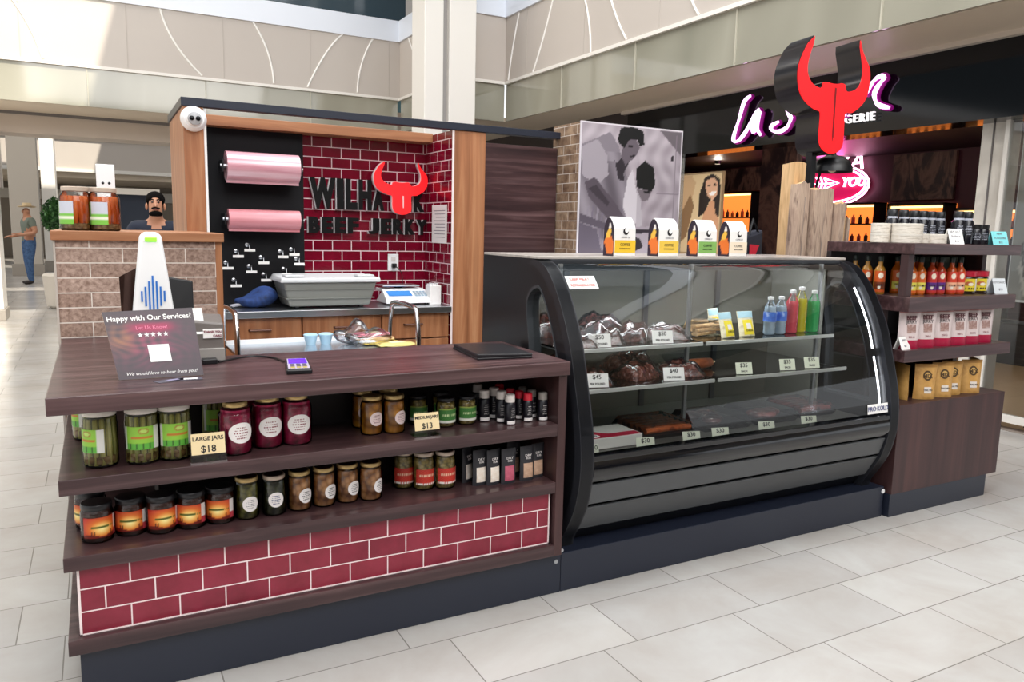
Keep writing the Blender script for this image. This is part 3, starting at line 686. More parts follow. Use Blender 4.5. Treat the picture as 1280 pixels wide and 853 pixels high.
bx('inner_floor', M_black, dc, XL + .06, XRt - .06, 2.62, 3.25, .165, .485)
# sill, bumper roll, two sloping panels, recess
def slab(name, m, z0, z1, din0, din1, th=.02, x0=XI0, x1=XI1):
    a, b = py(z0) + din0, py(z1) + din1
    MB().hexa([(x0, a, z0), (x1, a, z0), (x1, a + th, z0), (x0, a + th, z0), (x0, b, z1), (x1, b, z1), (x1, b + th, z1), (x0, b + th, z1)]).build(name, m, dc, local=False, bev=.003)
slab('glass_sill', M_gloss, .555, .578, .0, .0, .05)
mb = MB()
zs = np.linspace(.555, .470, 9); prof = [(py(z) - .012 * math.sin((.555 - z) / .085 * PI) + .008, z) for z in zs] + [(2.48, .470), (2.48, .555)]
mb.prism([(y, z) for y, z in prof], XI0, XI1, Matrix(((0, 0, 1, 0), (1, 0, 0, 0), (0, 1, 0, 0), (0, 0, 0, 1))))
mb.build('bumper', M_gloss, dc, local=False, smooth=30)
M_grille = mat('grille_grey', '4b4d4f', .38)
slab('lower_panel', M_grille, .365, .455, .012, .008)
slab('lower_panel', M_grille, .235, .350, .012, .012)
slab('panel_gap', M_black, .225, .47, .03, .03, .03)
slab('kick_recess', M_black, .168, .24, .05, .035, .03)
# two shelves inside on posts
M_shelf = glass('shelf_glass', (.86, .9, .88), 1.2)
M_shelfedge = mat('shelf_edge', 'c9cbc6', .3, .3)
for (yf, z) in ((2.655, .966), (2.565, .812)):
    for (x0, x1) in ((XI0 + .015, 2.425), (2.445, 3.30)):
        o = bx('shelf_pane', M_shelf, dc, x0, x1, yf, 3.22, z - .008, z)
        bx('shelf_lip', M_shelfedge, o, x0, x1, yf - .008, yf, z - .014, z + .003)
mb = MB()
for x in (1.72, 2.435, 3.31):
    mb.box(x - .008, x + .008, 2.76, 2.776, .535, 1.32); mb.box(x - .008, x + .008, 2.60, 2.776, .80, .804); mb.box(x - .006, x + .006, 2.70, 3.2, .95, .957); mb.box(x - .006, x + .006, 2.60, 3.2, .796, .803)
wbuild(mb, 'shelf_post', mat('post_grey', 'a4a6a6', .3, .7), dc)
# lighting strips on the right arch
def strip(zs, name):
    mb = MB(); mb.tube([(XI1 - .012, py(z) + .055, z) for z in zs], .004, 6); wbuild(mb, name, mat('led_strip', 'ffffff', .4, emit='f4f6ff', estr=9), dc)
strip(np.linspace(1.20, .90, 8), 'led_strip'); strip(np.linspace(.86, .60, 8), 'led_strip')
# stickers on the glass
def glasslabel(name, x0, x1, z0, z1, m, dy=.004):
    n = 4; mb = MB(); vs = [(x, py(z0 + (z1 - z0) * i / n) + .012 - dy, z0 + (z1 - z0) * i / n) for i in range(n + 1) for x in (x0, x1)]
    mb.add(vs, [(2 * i, 2 * i + 1, 2 * i + 3, 2 * i + 2) for i in range(n)]); return mb.build(name, m, dc, local=False)
def glasstext(par, body, size, x, z, m, sx=1, **kw):
    s = (py(z + .02) - py(z - .02)) / .04; up = Vector((0, s, 1))
    mb = MB(); mb.text(body, size, frame((x, py(z) + .012 - .0065, z), (1, 0, 0), up), sx=sx, **kw); return wbuild(mb, 'lettering', m, par)
k = glasslabel('fridge_notice', 1.700, 1.845, 1.222, 1.272, M_paper)
M_red = mat('red_ink', 'd23a2c', .6); M_ink = mat('black_ink', '1c1a1c', .6); M_blue = mat('blue_ink', '2a2f6e', .6); M_grey = mat('grey_ink', '77747a', .6)
glasstext(k, 'KEEP MEAT', .020, 1.765, 1.259, M_red, 1.0); glasstext(k, 'REFRIGERATED', .019, 1.772, 1.236, M_red, .95)
k = glasslabel('maker_sticker', 3.325, 3.478, .592, .640, M_paper)
glasstext(k, 'PRO·KOLD', .033, 3.402, .616, M_blue, .95, off=.0003)
MB().cyl((3.592 - 2.59, 2.497 - 2.9, .14), (3.592 - 2.59, 2.503 - 2.9, .14), .012, seg=10).build('bolt', M_white, dc)

# ------------------------------------------------------------ open display shelf at the right end
ds = E('display_shelf', 'dark wood open display shelf with a low solid cabinet, right of the glass case', 'shelf', (4.09, 2.75, 0))
DX0, DX1 = 3.62, 4.56
bx('plinth', M_base, ds, 3.615, 4.468, 2.472, 3.0, 0, .125)
bx('cabinet', M_dwoodz, ds, DX0, DX1, 2.47, 3.0, .125, .605)
for z0, z1 in ((.828, .891), (1.088, 1.164), (1.382, 1.437)): bx('shelf', M_dwood, ds, DX0, DX1, 2.47, 3.0, z0, z1)
bx('post', M_dwoodz, ds, DX0 + .005, DX0 + .05, 2.50, 2.545, 1.164, 1.382)
bx('post', M_dwoodz, ds, DX0 + .005, DX0 + .05, 2.62, 2.66, .891, 1.088); bx('post', M_dwoodz, ds, DX0 + .005, DX0 + .05, 2.62, 2.66, .605, .828)
bx('end_panel', M_dwoodz, ds, 4.46, 4.50, 2.62, 3.0, 1.164, 1.382); bx('end_panel', M_dwoodz, ds, 4.44, 4.48, 2.72, 3.0, .891, 1.088); bx('end_panel', M_dwoodz, ds, 4.44, 4.48, 2.72, 3.0, .605, .828)
bx('back_panel', mat('dark_inner_panel', '241b1d', .5), ds, 3.62, 4.44, 2.97, 3.0, .605, 1.382)

# ------------------------------------------------------------ jars
def cyl_patch(mb, R, zc, hh, ac, ah, shape='rect', nu=14, nv=6):
    """curved label on a cylinder; ac = facing angle from -y, positive towards +x"""
    def P(u, v): a = ac + u * ah; return (R * math.sin(a), -R * math.cos(a), zc + v * hh)
    if shape == 'rect':
        vs = [P(-1 + 2 * i / nu, -1 + 2 * j / nv) for j in range(nv + 1) for i in range(nu + 1)]
        mb.add(vs, [(j * (nu + 1) + i, j * (nu + 1) + i + 1, (j + 1) * (nu + 1) + i + 1, (j + 1) * (nu + 1) + i) for j in range(nv) for i in range(nu)])
    else:
        seg = 28; rings = 4; vs = [P(0, 0)]
        for r in range(1, rings + 1): vs += [P(r / rings * math.cos(2 * PI * k / seg), r / rings * math.sin(2 * PI * k / seg)) for k in range(seg)]
        fs = [(0, 1 + k, 1 + (k + 1) % seg) for k in range(seg)]
        for r in range(rings - 1):
            b = 1 + r * seg; fs += [(b + k, b + seg + k, b + seg + (k + 1) % seg, b + (k + 1) % seg) for k in range(seg)]
        mb.add(vs, fs)
    return mb
def cyl_text(mb, body, size, R, zc, ac, **kw):
    g = textgeo(body, size, .0, **kw)
    mb.add([(R * math.sin(ac + v.x / R), -R * math.cos(ac + v.x / R), zc + v.y) for v in g[0]], g[1]); return mb
M_lidgold = mat('gold_lid', 'c8ab74', .35, .55); M_lidpale = mat('pale_lid', 'c9b7a6', .4, .4); M_lidblack = mat('black_lid', '17161a', .35)
M_lidwhite = mat('white_lid', 'ddd5cd', .4)
M_lidtop = mat('dark_lid_top', '3a1c1c', .35)
def glass_profile(R, H, rn, hn):
    return [(R * .86, 0), (R * .97, .004), (R, .012), (R, H * .74), (R * .97, H * .79), (rn + .003, H - hn - .008), (rn, H - hn)]
def jar(name, label, cat, R, H, rn, hn, lidm, content, cfill=.80, group=None, topm=None, gl=None):
    t = E(name, label, cat, (0, 0, 0), 0, group)
    MB().lathe(glass_profile(R, H, rn, hn), 28).build('glass_body', gl or M_jarglass, t, smooth=True)
    pr = [(R * .82, .004), (R - .004, .014), (R - .004, H * .72), (min(R - .006, rn + .008), H * cfill), (rn * .8, H * cfill)]
    if content is not None: MB().lathe(pr, 24).build('contents', content, t, smooth=True)
    mb = MB().lathe([(rn + .002, H - hn), (rn + .003, H - hn + .002), (rn + .003, H - .003), (rn + .001, H), (rn - .004, H)], 28)
    l = mb.build('lid', lidm, t, smooth=True)
    if topm: MB().lathe([(rn - .003, H + .0006), (0.0, H + .0008)], 24, cap=False).build('lid_top', topm, l)
    return t
def vor(name, cols, scale, rough=.35, sc=(1, 1, 1), rnd=1):
    if name in MATS: return MATS[name]
    m = mat(name, cols[0], rough); t = NT(m); v = t.new('ShaderNodeTexVoronoi', feature='F1'); v.inputs['Scale'].default_value = scale
    t.link(t.coords('Object', sc), v.inputs['Vector'])
    c = t.ramp(v.outputs['Distance'], [(.0, cols[0]), (.45, cols[1]), (.8, cols[2])])
    n = t.noise(t.coords('Object', sc), scale * .5, 3); c = t.mix(n, c, t.mix(1.0, c, cols[3], 'MULTIPLY'))
    t.link(c, t.b.inputs['Base Color']); iv = t.new('ShaderNodeMath', operation='SUBTRACT'); iv.inputs[0].default_value = 1; t.link(v.outputs['Distance'], iv.inputs[1])
    t.bump(iv.outputs[0], .6, .004); return m
M_beet = noisy('beet_purple', ('6b0b2c', 'a01546', 'c02c5c'), 40, .3, detail=3)
M_mush = vor('pickled_mushroom', ('f0c494', 'c8935c', '7a4a28', 'd8b48c'), 42)
M_greenp = vor('green_pickle', ('a8a24c', '787430', '3c3c18', 'a8a270'), 55)
M_olive = vor('dark_pickle', ('5f6230', '3a3d1c', '191a0c', '80805a'), 55)
M_yellowp = vor('golden_pickle', ('f4bc48', 'd0922a', '8a5a14', 'e0b880'), 36)
M_chow = vor('pale_chow', ('dcc688', 'b09a54', '6a5c28', 'c0b888'), 70)
M_sauce = noisy('dark_sauce', ('2a0f08', '4a1c0c'), 30, .3)
M_brine = mat('asparagus_brine', '5d5c22', .3)
M_spear = noisy('asparagus_spear', ('8a8c40', 'aca858', 'c4ba78'), 30, .4, sc=(1, 1, .15))
M_lab = mat('white_label', 'efe9e6', .5); M_labpink = mat('blush_label', 'f2dcd8', .5)
M_wine = mat('wine_ink', '8c4a52', .6)
def label_lines(mb, R, zc, hh, ac, wide, n=5):
    for i in range(n):
        z = zc + hh * (.62 - 1.25 * i / (n - 1)); w = wide * (.75 if i in (0, n - 1) else 1) * random.uniform(.75, 1)
        nn = 6
        for k in range(nn):
            a0 = ac - w + 2 * w * k / nn; a1 = a0 + 2 * w / nn * random.uniform(.4, .85); d = hh * (.045 if i % 2 else .075)
            mb.add([(R * math.sin(a), -R * math.cos(a), z + s * d) for a, s in ((a0, -1), (a1, -1), (a1, 1), (a0, 1))], [(0, 1, 2, 3)])
    return mb
def round_label(t, R, zc, hh, ah, ac=0, m=None, ink=None):
    l = cyl_patch(MB(), R + .0006, zc, hh, ac, ah, 'ell').build('label', m or M_lab, t, smooth=60)
    label_lines(MB(), R + .0012, zc, hh * .8, ac, ah * .62).build('lettering', ink or M_wine, l); return l
def wrap_print(t, name, R, zc, hh, ah, ac, fn, nu=30, nv=20):
    def pos(u, v): a = ac + (2 * u - 1) * ah; return ((R + .0006) * math.sin(a), -(R + .0006) * math.cos(a), zc + (2 * v - 1) * hh)
    return paint(name, nu, nv, pos, fn, M_print, t, smooth=True)
Z1, Z2 = .7145, .480
first = {}
def place(proto_fn, x, y, z, rz, label, group=None):
    k = proto_fn.__name__
    if k not in first:
        o = proto_fn(); first[k] = o; o.location = (x, y, z); o.rotation_euler = (0, 0, rz); o['label'] = label
        if group: o['group'] = group
        return o
    return dup(first[k], (x, y, z), rz, label, group)
def green_label(u, v):
    c = np.tile(hx('8fc640'), (len(u), 1)); put(c, v < .30, '5cab3c'); put(c, u > .82, 'd8d6d0'); put(c, u < .10, 'cfd4c4')
    put(c, ((u - .55) / .13) ** 2 + ((v - .80) / .14) ** 2 < 1, 'a58a3a'); put(c, ((u - .55) / .09) ** 2 + ((v - .80) / .10) ** 2 < 1, 'b9d86a')
    put(c, (abs(u - .5) < .27) & (abs(v - .52) < .05), 'c2762c')
    for k in range(4): put(c, (abs(u - .2 - .17 * k) < .02) & (v < .30) & (v > .04), '2b4a1c')
    return c
def asparagus_jar():
    t = jar('asparagus_jar', '', 'jar', .049, .176, .044, .018, M_lidwhite, None)
    MB().lathe([(.03, .005), (.038, .01), (.038, .145), (.0, .146)], 20).build('brine', M_brine, t, smooth=True)
    for k in range(13):
        a = 2 * PI * k / 13; x, y = .0385 * math.cos(a), .0385 * math.sin(a)
        MB().tube([(x * 1.02, y * 1.02, .008), (x + random.uniform(-.002, .002), y, .08), (x, y, .150)], .0078, 8, radii=[.0078, .008, .0066]).build('spear', M_spear, t, smooth=True)
    l = wrap_print(t, 'label', .049, .085, .036, 1.15, 0, green_label)
    MB().lathe([(.030, .003), (.0395, .008), (.0465, .014), (.0465, .034), (.040, .036)], 20, cap=False).build('garlic_layer', vor('garlic', ('e0d2b0', 'b08d58', '5c4a24', 'b0a080'), 50), t, smooth=True)
    return t
def beet_jar():
    t = jar('beet_jar', '', 'jar', .052, .172, .036, .016, M_lidgold, M_beet, .86)
    round_label(t, .052, .075, .034, .80, 0, M_lab); return t
def golden_jar():
    t = jar('pickle_jar', '', 'jar', .0405, .140, .033, .014, M_lidgold, M_yellowp, .84); round_label(t, .0405, .060, .025, .66, .2, M_labpink); return t
def chow_label(u, v):
    c = np.tile(hx('3f7a35'), (len(u), 1)); c *= (1 + .18 * np.sin(u * 60) * np.sin(v * 40))[:, None]; put(c, v > .9, '9cae4c'); put(c, v < .16, 'e8e6da')
    put(c, (abs(v - .55) < .08) & (abs(u - .5) < .35) & (np.sin(u * 70) > -.3), 'cfe0a8'); put(c, u > .88, 'e6e4dc'); return c
def chow_jar():
    t = jar('relish_jar', '', 'jar', .0375, .110, .031, .012, M_lidblack, M_chow, .86); wrap_print(t, 'label', .0375, .045, .027, 1.25, 0, chow_label); return t
def sunset(u, v):
    d = np.sqrt(((u - .5) / .62) ** 2 + ((v - .45) / .75) ** 2); f = np.clip(1 - d, 0, 1)[:, None]
    c = hx('b01c10') * (1 - f) + hx('ffc23c') * f; f2 = np.clip(1 - d * 2.0, 0, 1)[:, None]; c = c * (1 - f2) + hx('fff0a8') * f2
    put(c, (v < .13 + .05 * np.sin(u * 9)), '6a1406')
    for x in (.22, .30, .72): put(c, (abs(u - x) < .018) & (v < .34) & (v > .1), '4a1408')
    put(c, (abs(v - .52 - .05 * (u - .5)) < .055) & (abs(u - .52) < .30) & (np.sin(u * 95) > -.5), '4d5a12')
    put(c, (u > .84), 'd8d0cc'); put(c, (u > .84) & (v < .35), 'b03440'); return c
def sunset_jar():
    t = jar('jelly_jar', '', 'jar', .046, .121, .041, .018, M_lidblack, M_sauce, .84); wrap_print(t, 'label', .046, .051, .032, 1.2, 0, sunset); return t
def green_jar():
    t = jar('pickle_jar', '', 'jar', .039, .142, .034, .014, M_lidgold, M_greenp, .84, topm=M_lidtop); round_label(t, .039, .055, .026, .68, .15, M_lab, M_grey); return t
def olive_jar():
    t = jar('pickle_jar', '', 'jar', .039, .139, .034, .014, M_lidpale, M_olive, .84, topm=M_lidtop); round_label(t, .039, .058, .026, .68, .0, M_lab, M_blue); return t
def mush_jar():
    t = jar('mushroom_jar', '', 'jar', .041, .138, .034, .014, M_lidgold, M_mush, .84, topm=M_lidtop); round_label(t, .041, .054, .026, .64, .3, M_lab, M_ink); return t
def red_label(u, v):
    c = np.tile(hx('c9382a'), (len(u), 1)); c *= (1 + .15 * np.sin(u * 50) * np.sin(v * 50))[:, None]; put(c, (abs(v - .6) < .08) & (abs(u - .5) < .36) & (np.sin(u * 75) > -.3), 'f0c8a8')
    put(c, (v < .14) & (np.sin(u * 60) > -.6), 'efe6dc'); put(c, u > .88, 'e6e0d8'); return c
def red_jar():
    t = jar('salsa_jar', '', 'jar', .041, .142, .034, .014, M_lidpale, M_chow, .86, topm=M_lidtop); wrap_print(t, 'label', .041, .052, .030, 1.2, 0, red_label); return t
# shelf one
A = asparagus_jar
place(A, -.016, 2.597, Z1, -.95, 'asparagus jar turned label-left at the left end of the upper shelf', 'asparagus jars')
place(A, .098, 2.586, Z1, -.06, 'tall asparagus jar with bright green label, second from the left in the front row', 'asparagus jars')
place(A, .191, 2.589, Z1, .12, 'tall asparagus jar with bright green label right behind the large jars price card', 'asparagus jars')
place(A, .335, 2.73, Z1, .1, 'asparagus jar in the back row between the price card and the beet jars', 'asparagus jars')
place(A, -.052, 2.95, Z1, -1.3, 'asparagus jar farthest back at the left end of the upper shelf', 'asparagus jars')
for x, y, rz, lab in ((.372, 2.572, .24, 'purple beet jar beside the large jars price card'), (.480, 2.612, .10, 'middle purple beet jar of the three in front'), (.577, 2.612, .02, 'purple beet jar at the right end of the three in front'), (.432, 2.72, .1, 'purple beet jar half hidden behind the front three')):
    place(beet_jar, x, y, Z1, rz, lab, 'beet jars')
for x, y, rz, lab in ((.849, 2.627, .0, 'golden pickle jar with round label, left of the front pair'), (.930, 2.616, .22, 'golden pickle jar with round label nearest the medium jars price card'), (.848, 2.735, -.2, 'golden pickle jar in the back row behind the front pair'), (.95, 2.735, -.2, 'golden pickle jar in the back row near the price card')):
    place(golden_jar, x, y, Z1, rz, lab, 'golden pickle jars')
for x, y, rz, lab in ((1.138, 2.622, .1, 'short jar with green label right beside the medium jars price card'), (1.226, 2.625, .05, 'short jar with green label beside the spice shakers'), (1.055, 2.70, .05, 'short green-labelled jar hidden behind the medium jars price card'), (1.16, 2.72, .05, 'short green-labelled jar in the back row')):
    place(chow_jar, x, y, Z1, rz, lab, 'green-labelled relish jars')
# shelf two
for x, y, rz, lab in ((-.037, 2.592, .30, 'sunset-label jar with black lid at the left end of the lower shelf'), (.057, 2.609, -.10, 'second sunset-label jar from the left end'), (.143, 2.588, .20, 'middle sunset-label jar of the row of five'), (.232, 2.591, -.25, 'fourth sunset-label jar from the left end'), (.321, 2.598, -.3, 'sunset-label jar beside the green pickle jar')):
    place(sunset_jar, x, y, Z2, rz, lab, 'sunset-label jars')
place(sunset_jar, -.055, 2.72, Z2, -1.0, 'sunset-label jar behind the leftmost one on the lower shelf', 'sunset-label jars')
place(green_jar, .406, 2.596, Z2, 0, 'green pickle jar with round white label beside the sunset-label jars')
place(olive_jar, .494, 2.595, Z2, 0, 'dark olive pickle jar with round white label and blue print')
for x, y, rz, lab in ((.582, 2.606, .1, 'brown mushroom jar beside the dark olive pickle jar'), (.668, 2.611, .2, 'second brown mushroom jar from the left'), (.754, 2.615, .12, 'third brown mushroom jar from the left'), (.836, 2.602, .35, 'brown mushroom jar at the right end of the four')):
    place(mush_jar, x, y, Z2, rz, lab, 'mushroom jars')
for x, y, rz, lab in ((.990, 2.675, -.1, 'red-label jar set back at the left of the red-label group'), (1.052, 2.628, .1, 'red-label jar in the middle of the front row'), (1.132, 2.611, .1, 'red-label jar nearest the black pouches'), (1.065, 2.755, .0, 'red-label jar in the back row, left'), (1.16, 2.745, .0, 'red-label jar in the back row, right')):
    place(red_jar, x, y, Z2, rz, lab, 'red-label jars')
# spice shakers
M_shk = mat('shaker_black', '14121a', .3)
def shaker(capm, nm):
    t = E('spice_shaker', '', 'shaker', (0, 0, 0))
    MB().lathe([(.018, 0), (.0205, .003), (.0205, .078), (.016, .084)], 20).build('bottle', M_shk, t, smooth=True)
    MB().lathe([(.0180, .084), (.0185, .085), (.0175, .110), (.015, .112)], 20).build('cap', capm, t, smooth=True)
    l = cyl_patch(MB(), .0210, .010, .006, 0, 1.1).build('label_band', M_lab, t, smooth=60)
    mb = MB(); cyl_text(mb, 'SPICE', .008, .0212, .030, 0); label_lines(mb, .0212, .05, .018, 0, .5, 4); mb.build('lettering', mat('pale_ink', 'c8c2c0', .6), t)
    return t
M_capw = mat('cap_white', 'ded6d0', .4); M_capr = mat('cap_red', 'd22638', .35); M_caps = mat('cap_smoke', '8c8680', .4)
sw = shaker(M_capw, 'w'); sr = shaker(M_capr, 'r'); sb = shaker(M_caps, 's')
used = set()
def put_shaker(src, x, y, lab, sc=1):
    if src.name not in used:
        used.add(src.name); o = src; o.location = (x, y, Z1); o['label'] = lab; o['group'] = 'spice shakers'
    else: o = dup(src, (x, y, Z1), random.uniform(-.3, .3), lab, 'spice shakers')
    if sc != 1: o.scale = (sc, sc, sc)
put_shaker(sw, 1.305, 2.632, 'white-capped spice shaker beside the green-labelled jars', 1.1)
put_shaker(sw, 1.373, 2.546, 'white-capped spice shaker standing foremost on the upper shelf', 1.05)
put_shaker(sw, 1.360, 2.592, 'white-capped spice shaker just behind the foremost one')
put_shaker(sw, 1.361, 2.660, 'white-capped spice shaker third back in its row')
put_shaker(sw, 1.330, 2.745, 'white-capped spice shaker in the back row')
put_shaker(sr, 1.461, 2.564, 'red-capped spice shaker in the front row')
for i, (x, y) in enumerate(((1.45, 2.612), (1.437, 2.664), (1.405, 2.715), (1.44, 2.765))): put_shaker(sr, x, y, 'red-capped spice shaker, %s behind the front one' % ('first', 'second', 'third', 'fourth')[i])
put_shaker(sb, 1.523, 2.553, 'smoky-capped black shaker nearest the right side panel')
put_shaker(sb, 1.507, 2.612, 'smoky-capped black shaker just behind the one nearest the side panel')
put_shaker(sb, 1.50, 2.675, 'smoky-capped black shaker farthest back near the side panel')
# stand-up pouches
def pouch(name, w, h, d, cols, win=None, winw=.36, lab='', cat='pouch', logo=None, crimp=True, bandcol=None):
    """soft stand-up bag: front, back and side gussets, top seal"""
    t = E(name, lab, cat, (0, 0, 0)); nu, nv = 12, 16; vs = []; 
    def prof(v): return d * (1 - v) ** .55 * (.55 + .45 * math.sin(min(1, v * 3 + .25) * PI / 2)) + .002
    for sgn in (-1, 1):
        for j in range(nv + 1):
            v = j / nv; dd = prof(v); ww = w / 2 * (1 - .05 * math.sin(v * PI))
            for i in range(nu + 1):
                u = -1 + 2 * i / nu; vs.append((u * ww, sgn * (dd / 2) * (1 - abs(u) ** 3), v * h))
    N = (nu + 1) * (nv + 1); fs = []
    for s in (0, 1):
        for j in range(nv):
            for i in range(nu):
                a = s * N + j * (nu + 1) + i; f = (a, a + 1, a + nu + 2, a + nu + 1); fs.append(f if s == 0 else f[::-1])
    for j in range(nv):
        for i in (0, nu): a = j * (nu + 1) + i; fs.append((a, a + nu + 1, N + a + nu + 1, N + a))
    for i in range(nu): fs.append((i, i + 1, N + i + 1, N + i)); a = nv * (nu + 1) + i; fs.append((a, a + 1, N + a + 1, N + a))
    MB().add(vs, fs).build('bag', cols, t, smooth=50)
    def surf(u, v, e=.0012): return (u * w / 2 * (1 - .05 * math.sin(v * PI)), -(prof(v) / 2) * (1 - abs(u) ** 3) - e, v * h)
    def patch(nm, u0, u1, v0, v1, m, par=t, e=.0012, n=8, ell=False):
        vs = []
        for j in range(n + 1):
            for i in range(n + 1):
                a, b = 2 * i / n - 1, 2 * j / n - 1
                if ell: a, b = a * math.sqrt(1 - b * b / 2), b * math.sqrt(1 - a * a / 2)
                vs.append(surf((u0 + u1) / 2 + a * (u1 - u0) / 2, (v0 + v1) / 2 + b * (v1 - v0) / 2, e))
        return MB().add(vs, [(j * (n + 1) + i, j * (n + 1) + i + 1, (j + 1) * (n + 1) + i + 1, (j + 1) * (n + 1) + i) for j in range(n) for i in range(n)]).build(nm, m, par, smooth=60, fix=False)
    def text(body, size, u, v, m, par=t, nm='lettering', **kw):
        p = surf(u, v, .0022); p2 = surf(u, v + .02, .0022); mb = MB(); mb.text(body, size, frame(p, (1, 0, 0), Vector(p2) - Vector(p)), **kw); return mb.build(nm, m, par)
    return t, patch, text
M_pouch = mat('matte_black_pouch', '2c2b30', .5)
def rub(col, nm):
    t, patch, text = pouch('spice_pouch', .066, .138, .032, M_pouch)
    w = patch('window', -.66, .66, .10, .52, noisy('rub_' + nm, (col[0], col[1]), 60, .6))
    text('DRY', .013, 0, .74, M_lab, sx=1.2); text('RUB', .011, 0, .66, M_lab); return t
pw = rub(('e6d4c0', 'f4ece2'), 'cream'); pp = rub(('b04a60', 'c8647a'), 'pink'); pb = rub(('b08c74', 'cba88e'), 'tan')
for src, lst in ((pw, ((1.262, 2.572, .1, 'black pouch of cream powder beside the red-label jars'), (1.312, 2.556, .2, 'black pouch of cream powder next to the pink one'), (1.235, 2.63, .5, 'black pouch turned sideways behind the cream powder ones'))), (pp, ((1.372, 2.545, .05, 'black pouch of pink powder'),)), (pb, ((1.456, 2.548, .05, 'black pouch of tan powder next to the pink one'), (1.512, 2.565, .1, 'black pouch of tan powder nearest the right side panel'), (1.44, 2.63, .1, 'black pouch of tan powder in the back row')))):
    for i, (x, y, rz, lab) in enumerate(lst):
        if i == 0: src.location = (x, y, Z2); src.rotation_euler = (0, 0, rz); src['label'] = lab; src['group'] = 'dry rub pouches'
        else: dup(src, (x, y, Z2), rz, lab, 'dry rub pouches')
# price cards in clear stands
M_cream = mat('cream_card', 'efd8a8', .6)
M_acry = glass('acrylic', (.95, .96, .96), 1.2)
def pricecard(x, y, z, w, h, lines, lab, rz=0, cm=None, stand=.022, tilt=.25, name='price_card', sz=None, ink=None, group=None):
    t = E(name, lab, 'price card', (x, y, z), rz, group); s, c = math.sin(tilt), math.cos(tilt)
    up = Vector((0, s, c)); o0 = Vector((0, 0, .001))
    def P(u, v, e=0): return tuple(o0 + Vector((u, 0, 0)) + up * v + Vector((0, -c, s)) * e)
    if stand:
        mb = MB(); mb.hexa([P(-w / 2 - .003, 0, 0), P(w / 2 + .003, 0, 0), P(w / 2 + .003, 0, -.0015), P(-w / 2 - .003, 0, -.0015), P(-w / 2 - .003, stand + h, 0), P(w / 2 + .003, stand + h, 0), P(w / 2 + .003, stand + h, -.0015), P(-w / 2 - .003, stand + h, -.0015)])
        mb.box(-w / 2 - .003, w / 2 + .003, 0, .05, 0, .0015); mb.build('stand', M_acry, t)
    mb = MB(); mb.hexa([P(-w / 2, stand, .0015), P(w / 2, stand, .0015), P(w / 2, stand, .0003), P(-w / 2, stand, .0003), P(-w / 2, stand + h, .0015), P(w / 2, stand + h, .0015), P(w / 2, stand + h, .0003), P(-w / 2, stand + h, .0003)])
    cd = mb.build('card', cm or M_cream, t)
    n = len(lines)
    for i, (tx, size) in enumerate(lines):
        mb = MB(); mb.text(tx, size, frame(P(0, stand + h * (1 - (i + .52) / n), .0021), (1, 0, 0), up), off=.0004); mb.build('lettering', ink or M_ink, cd)
    return t
pricecard(.281, 2.500, Z1, .100, .066, (('LARGE JARS', .0175), ('$18', .030)), 'cream price card reading LARGE JARS $18')
pricecard(1.018, 2.502, Z1, .094, .062, (('MEDIUM JARS', .0150), ('$13', .028)), 'cream price card reading MEDIUM JARS $13')

# ------------------------------------------------------------ inside the glass case
M_jerky = noisy('jerky_meat', ('2c120e', '5a2a20', '8a5548', 'c0b0b0'), 55, .18, detail=5, stops=(.3, .48, .62, .74))
M_jerky2 = noisy('dark_jerky', ('1c0c0c', '42201c', '70443e', 'b8aab0'), 45, .15, detail=5, stops=(.3, .48, .62, .76))
def lump(name, lab, cat, L, Wd, H, m, group=None, seed=0, film=True):
    """vacuum-packed lumpy bag lying on a shelf with a flat crimped film rim"""
    r = random.Random(seed); t = E(name, lab, cat, (0, 0, 0), 0, group); nu, nv = 16, 12; ph = [r.uniform(0, 6) for _ in range(6)]
    def hgt(a, b):
        e = max(0, 1 - abs(a) ** 2.6) * max(0, 1 - abs(b) ** 2.6)
        return H * (e ** .6) * (.82 + .10 * math.sin(5 * a + ph[0] + 3 * b) + .10 * math.sin(7 * b + ph[1] - 2 * a) + .06 * math.sin(13 * a + ph[2]) * math.sin(11 * b + ph[3]))
    vs = [(L / 2 * (-1 + 2 * i / nu), Wd / 2 * (-1 + 2 * j / nv), .002 + hgt(-1 + 2 * i / nu, -1 + 2 * j / nv)) for j in range(nv + 1) for i in range(nu + 1)]
    top = list(vs); vs += [(x, y, 0) for x, y, _ in vs]; N = (nu + 1) * (nv + 1); fs = []
    for j in range(nv):
        for i in range(nu):
            a = j * (nu + 1) + i; fs.append((a, a + 1, a + nu + 2, a + nu + 1)); fs.append((N + a, N + a + nu + 1, N + a + nu + 2, N + a + 1))
    for j in range(nv):
        for i in (0, nu): a = j * (nu + 1) + i; fs.append((a, a + nu + 1, N + a + nu + 1, N + a))
    for i in range(nu):
        for j in (0, nv): a = j * (nu + 1) + i; fs.append((a, a + 1, N + a + 1, N + a))
    MB().add(vs, fs).build('contents', m, t, smooth=70)
    if film:
        f2 = [(x * 1.16, y * 1.12, z * 1.10 + .002 + .002 * math.sin(40 * x + ph[4])) for x, y, z in top]
        MB().add(f2, [f for f in fs if max(f) < N]).build('clear_wrap', M_bagfilm, t, smooth=70, fix=False)
    return t
ZA, ZB, ZD = .967, .813, .536
def put_lump(lst, mk):
    src = None
    for x, y, z, rz, sc, lab in lst:
        if src is None: src = mk(); o = src; o.location = (x, y, z); o.rotation_euler = (0, 0, rz); o['label'] = lab
        else: o = dup(src, (x, y, z), rz, lab)
        o.scale = sc
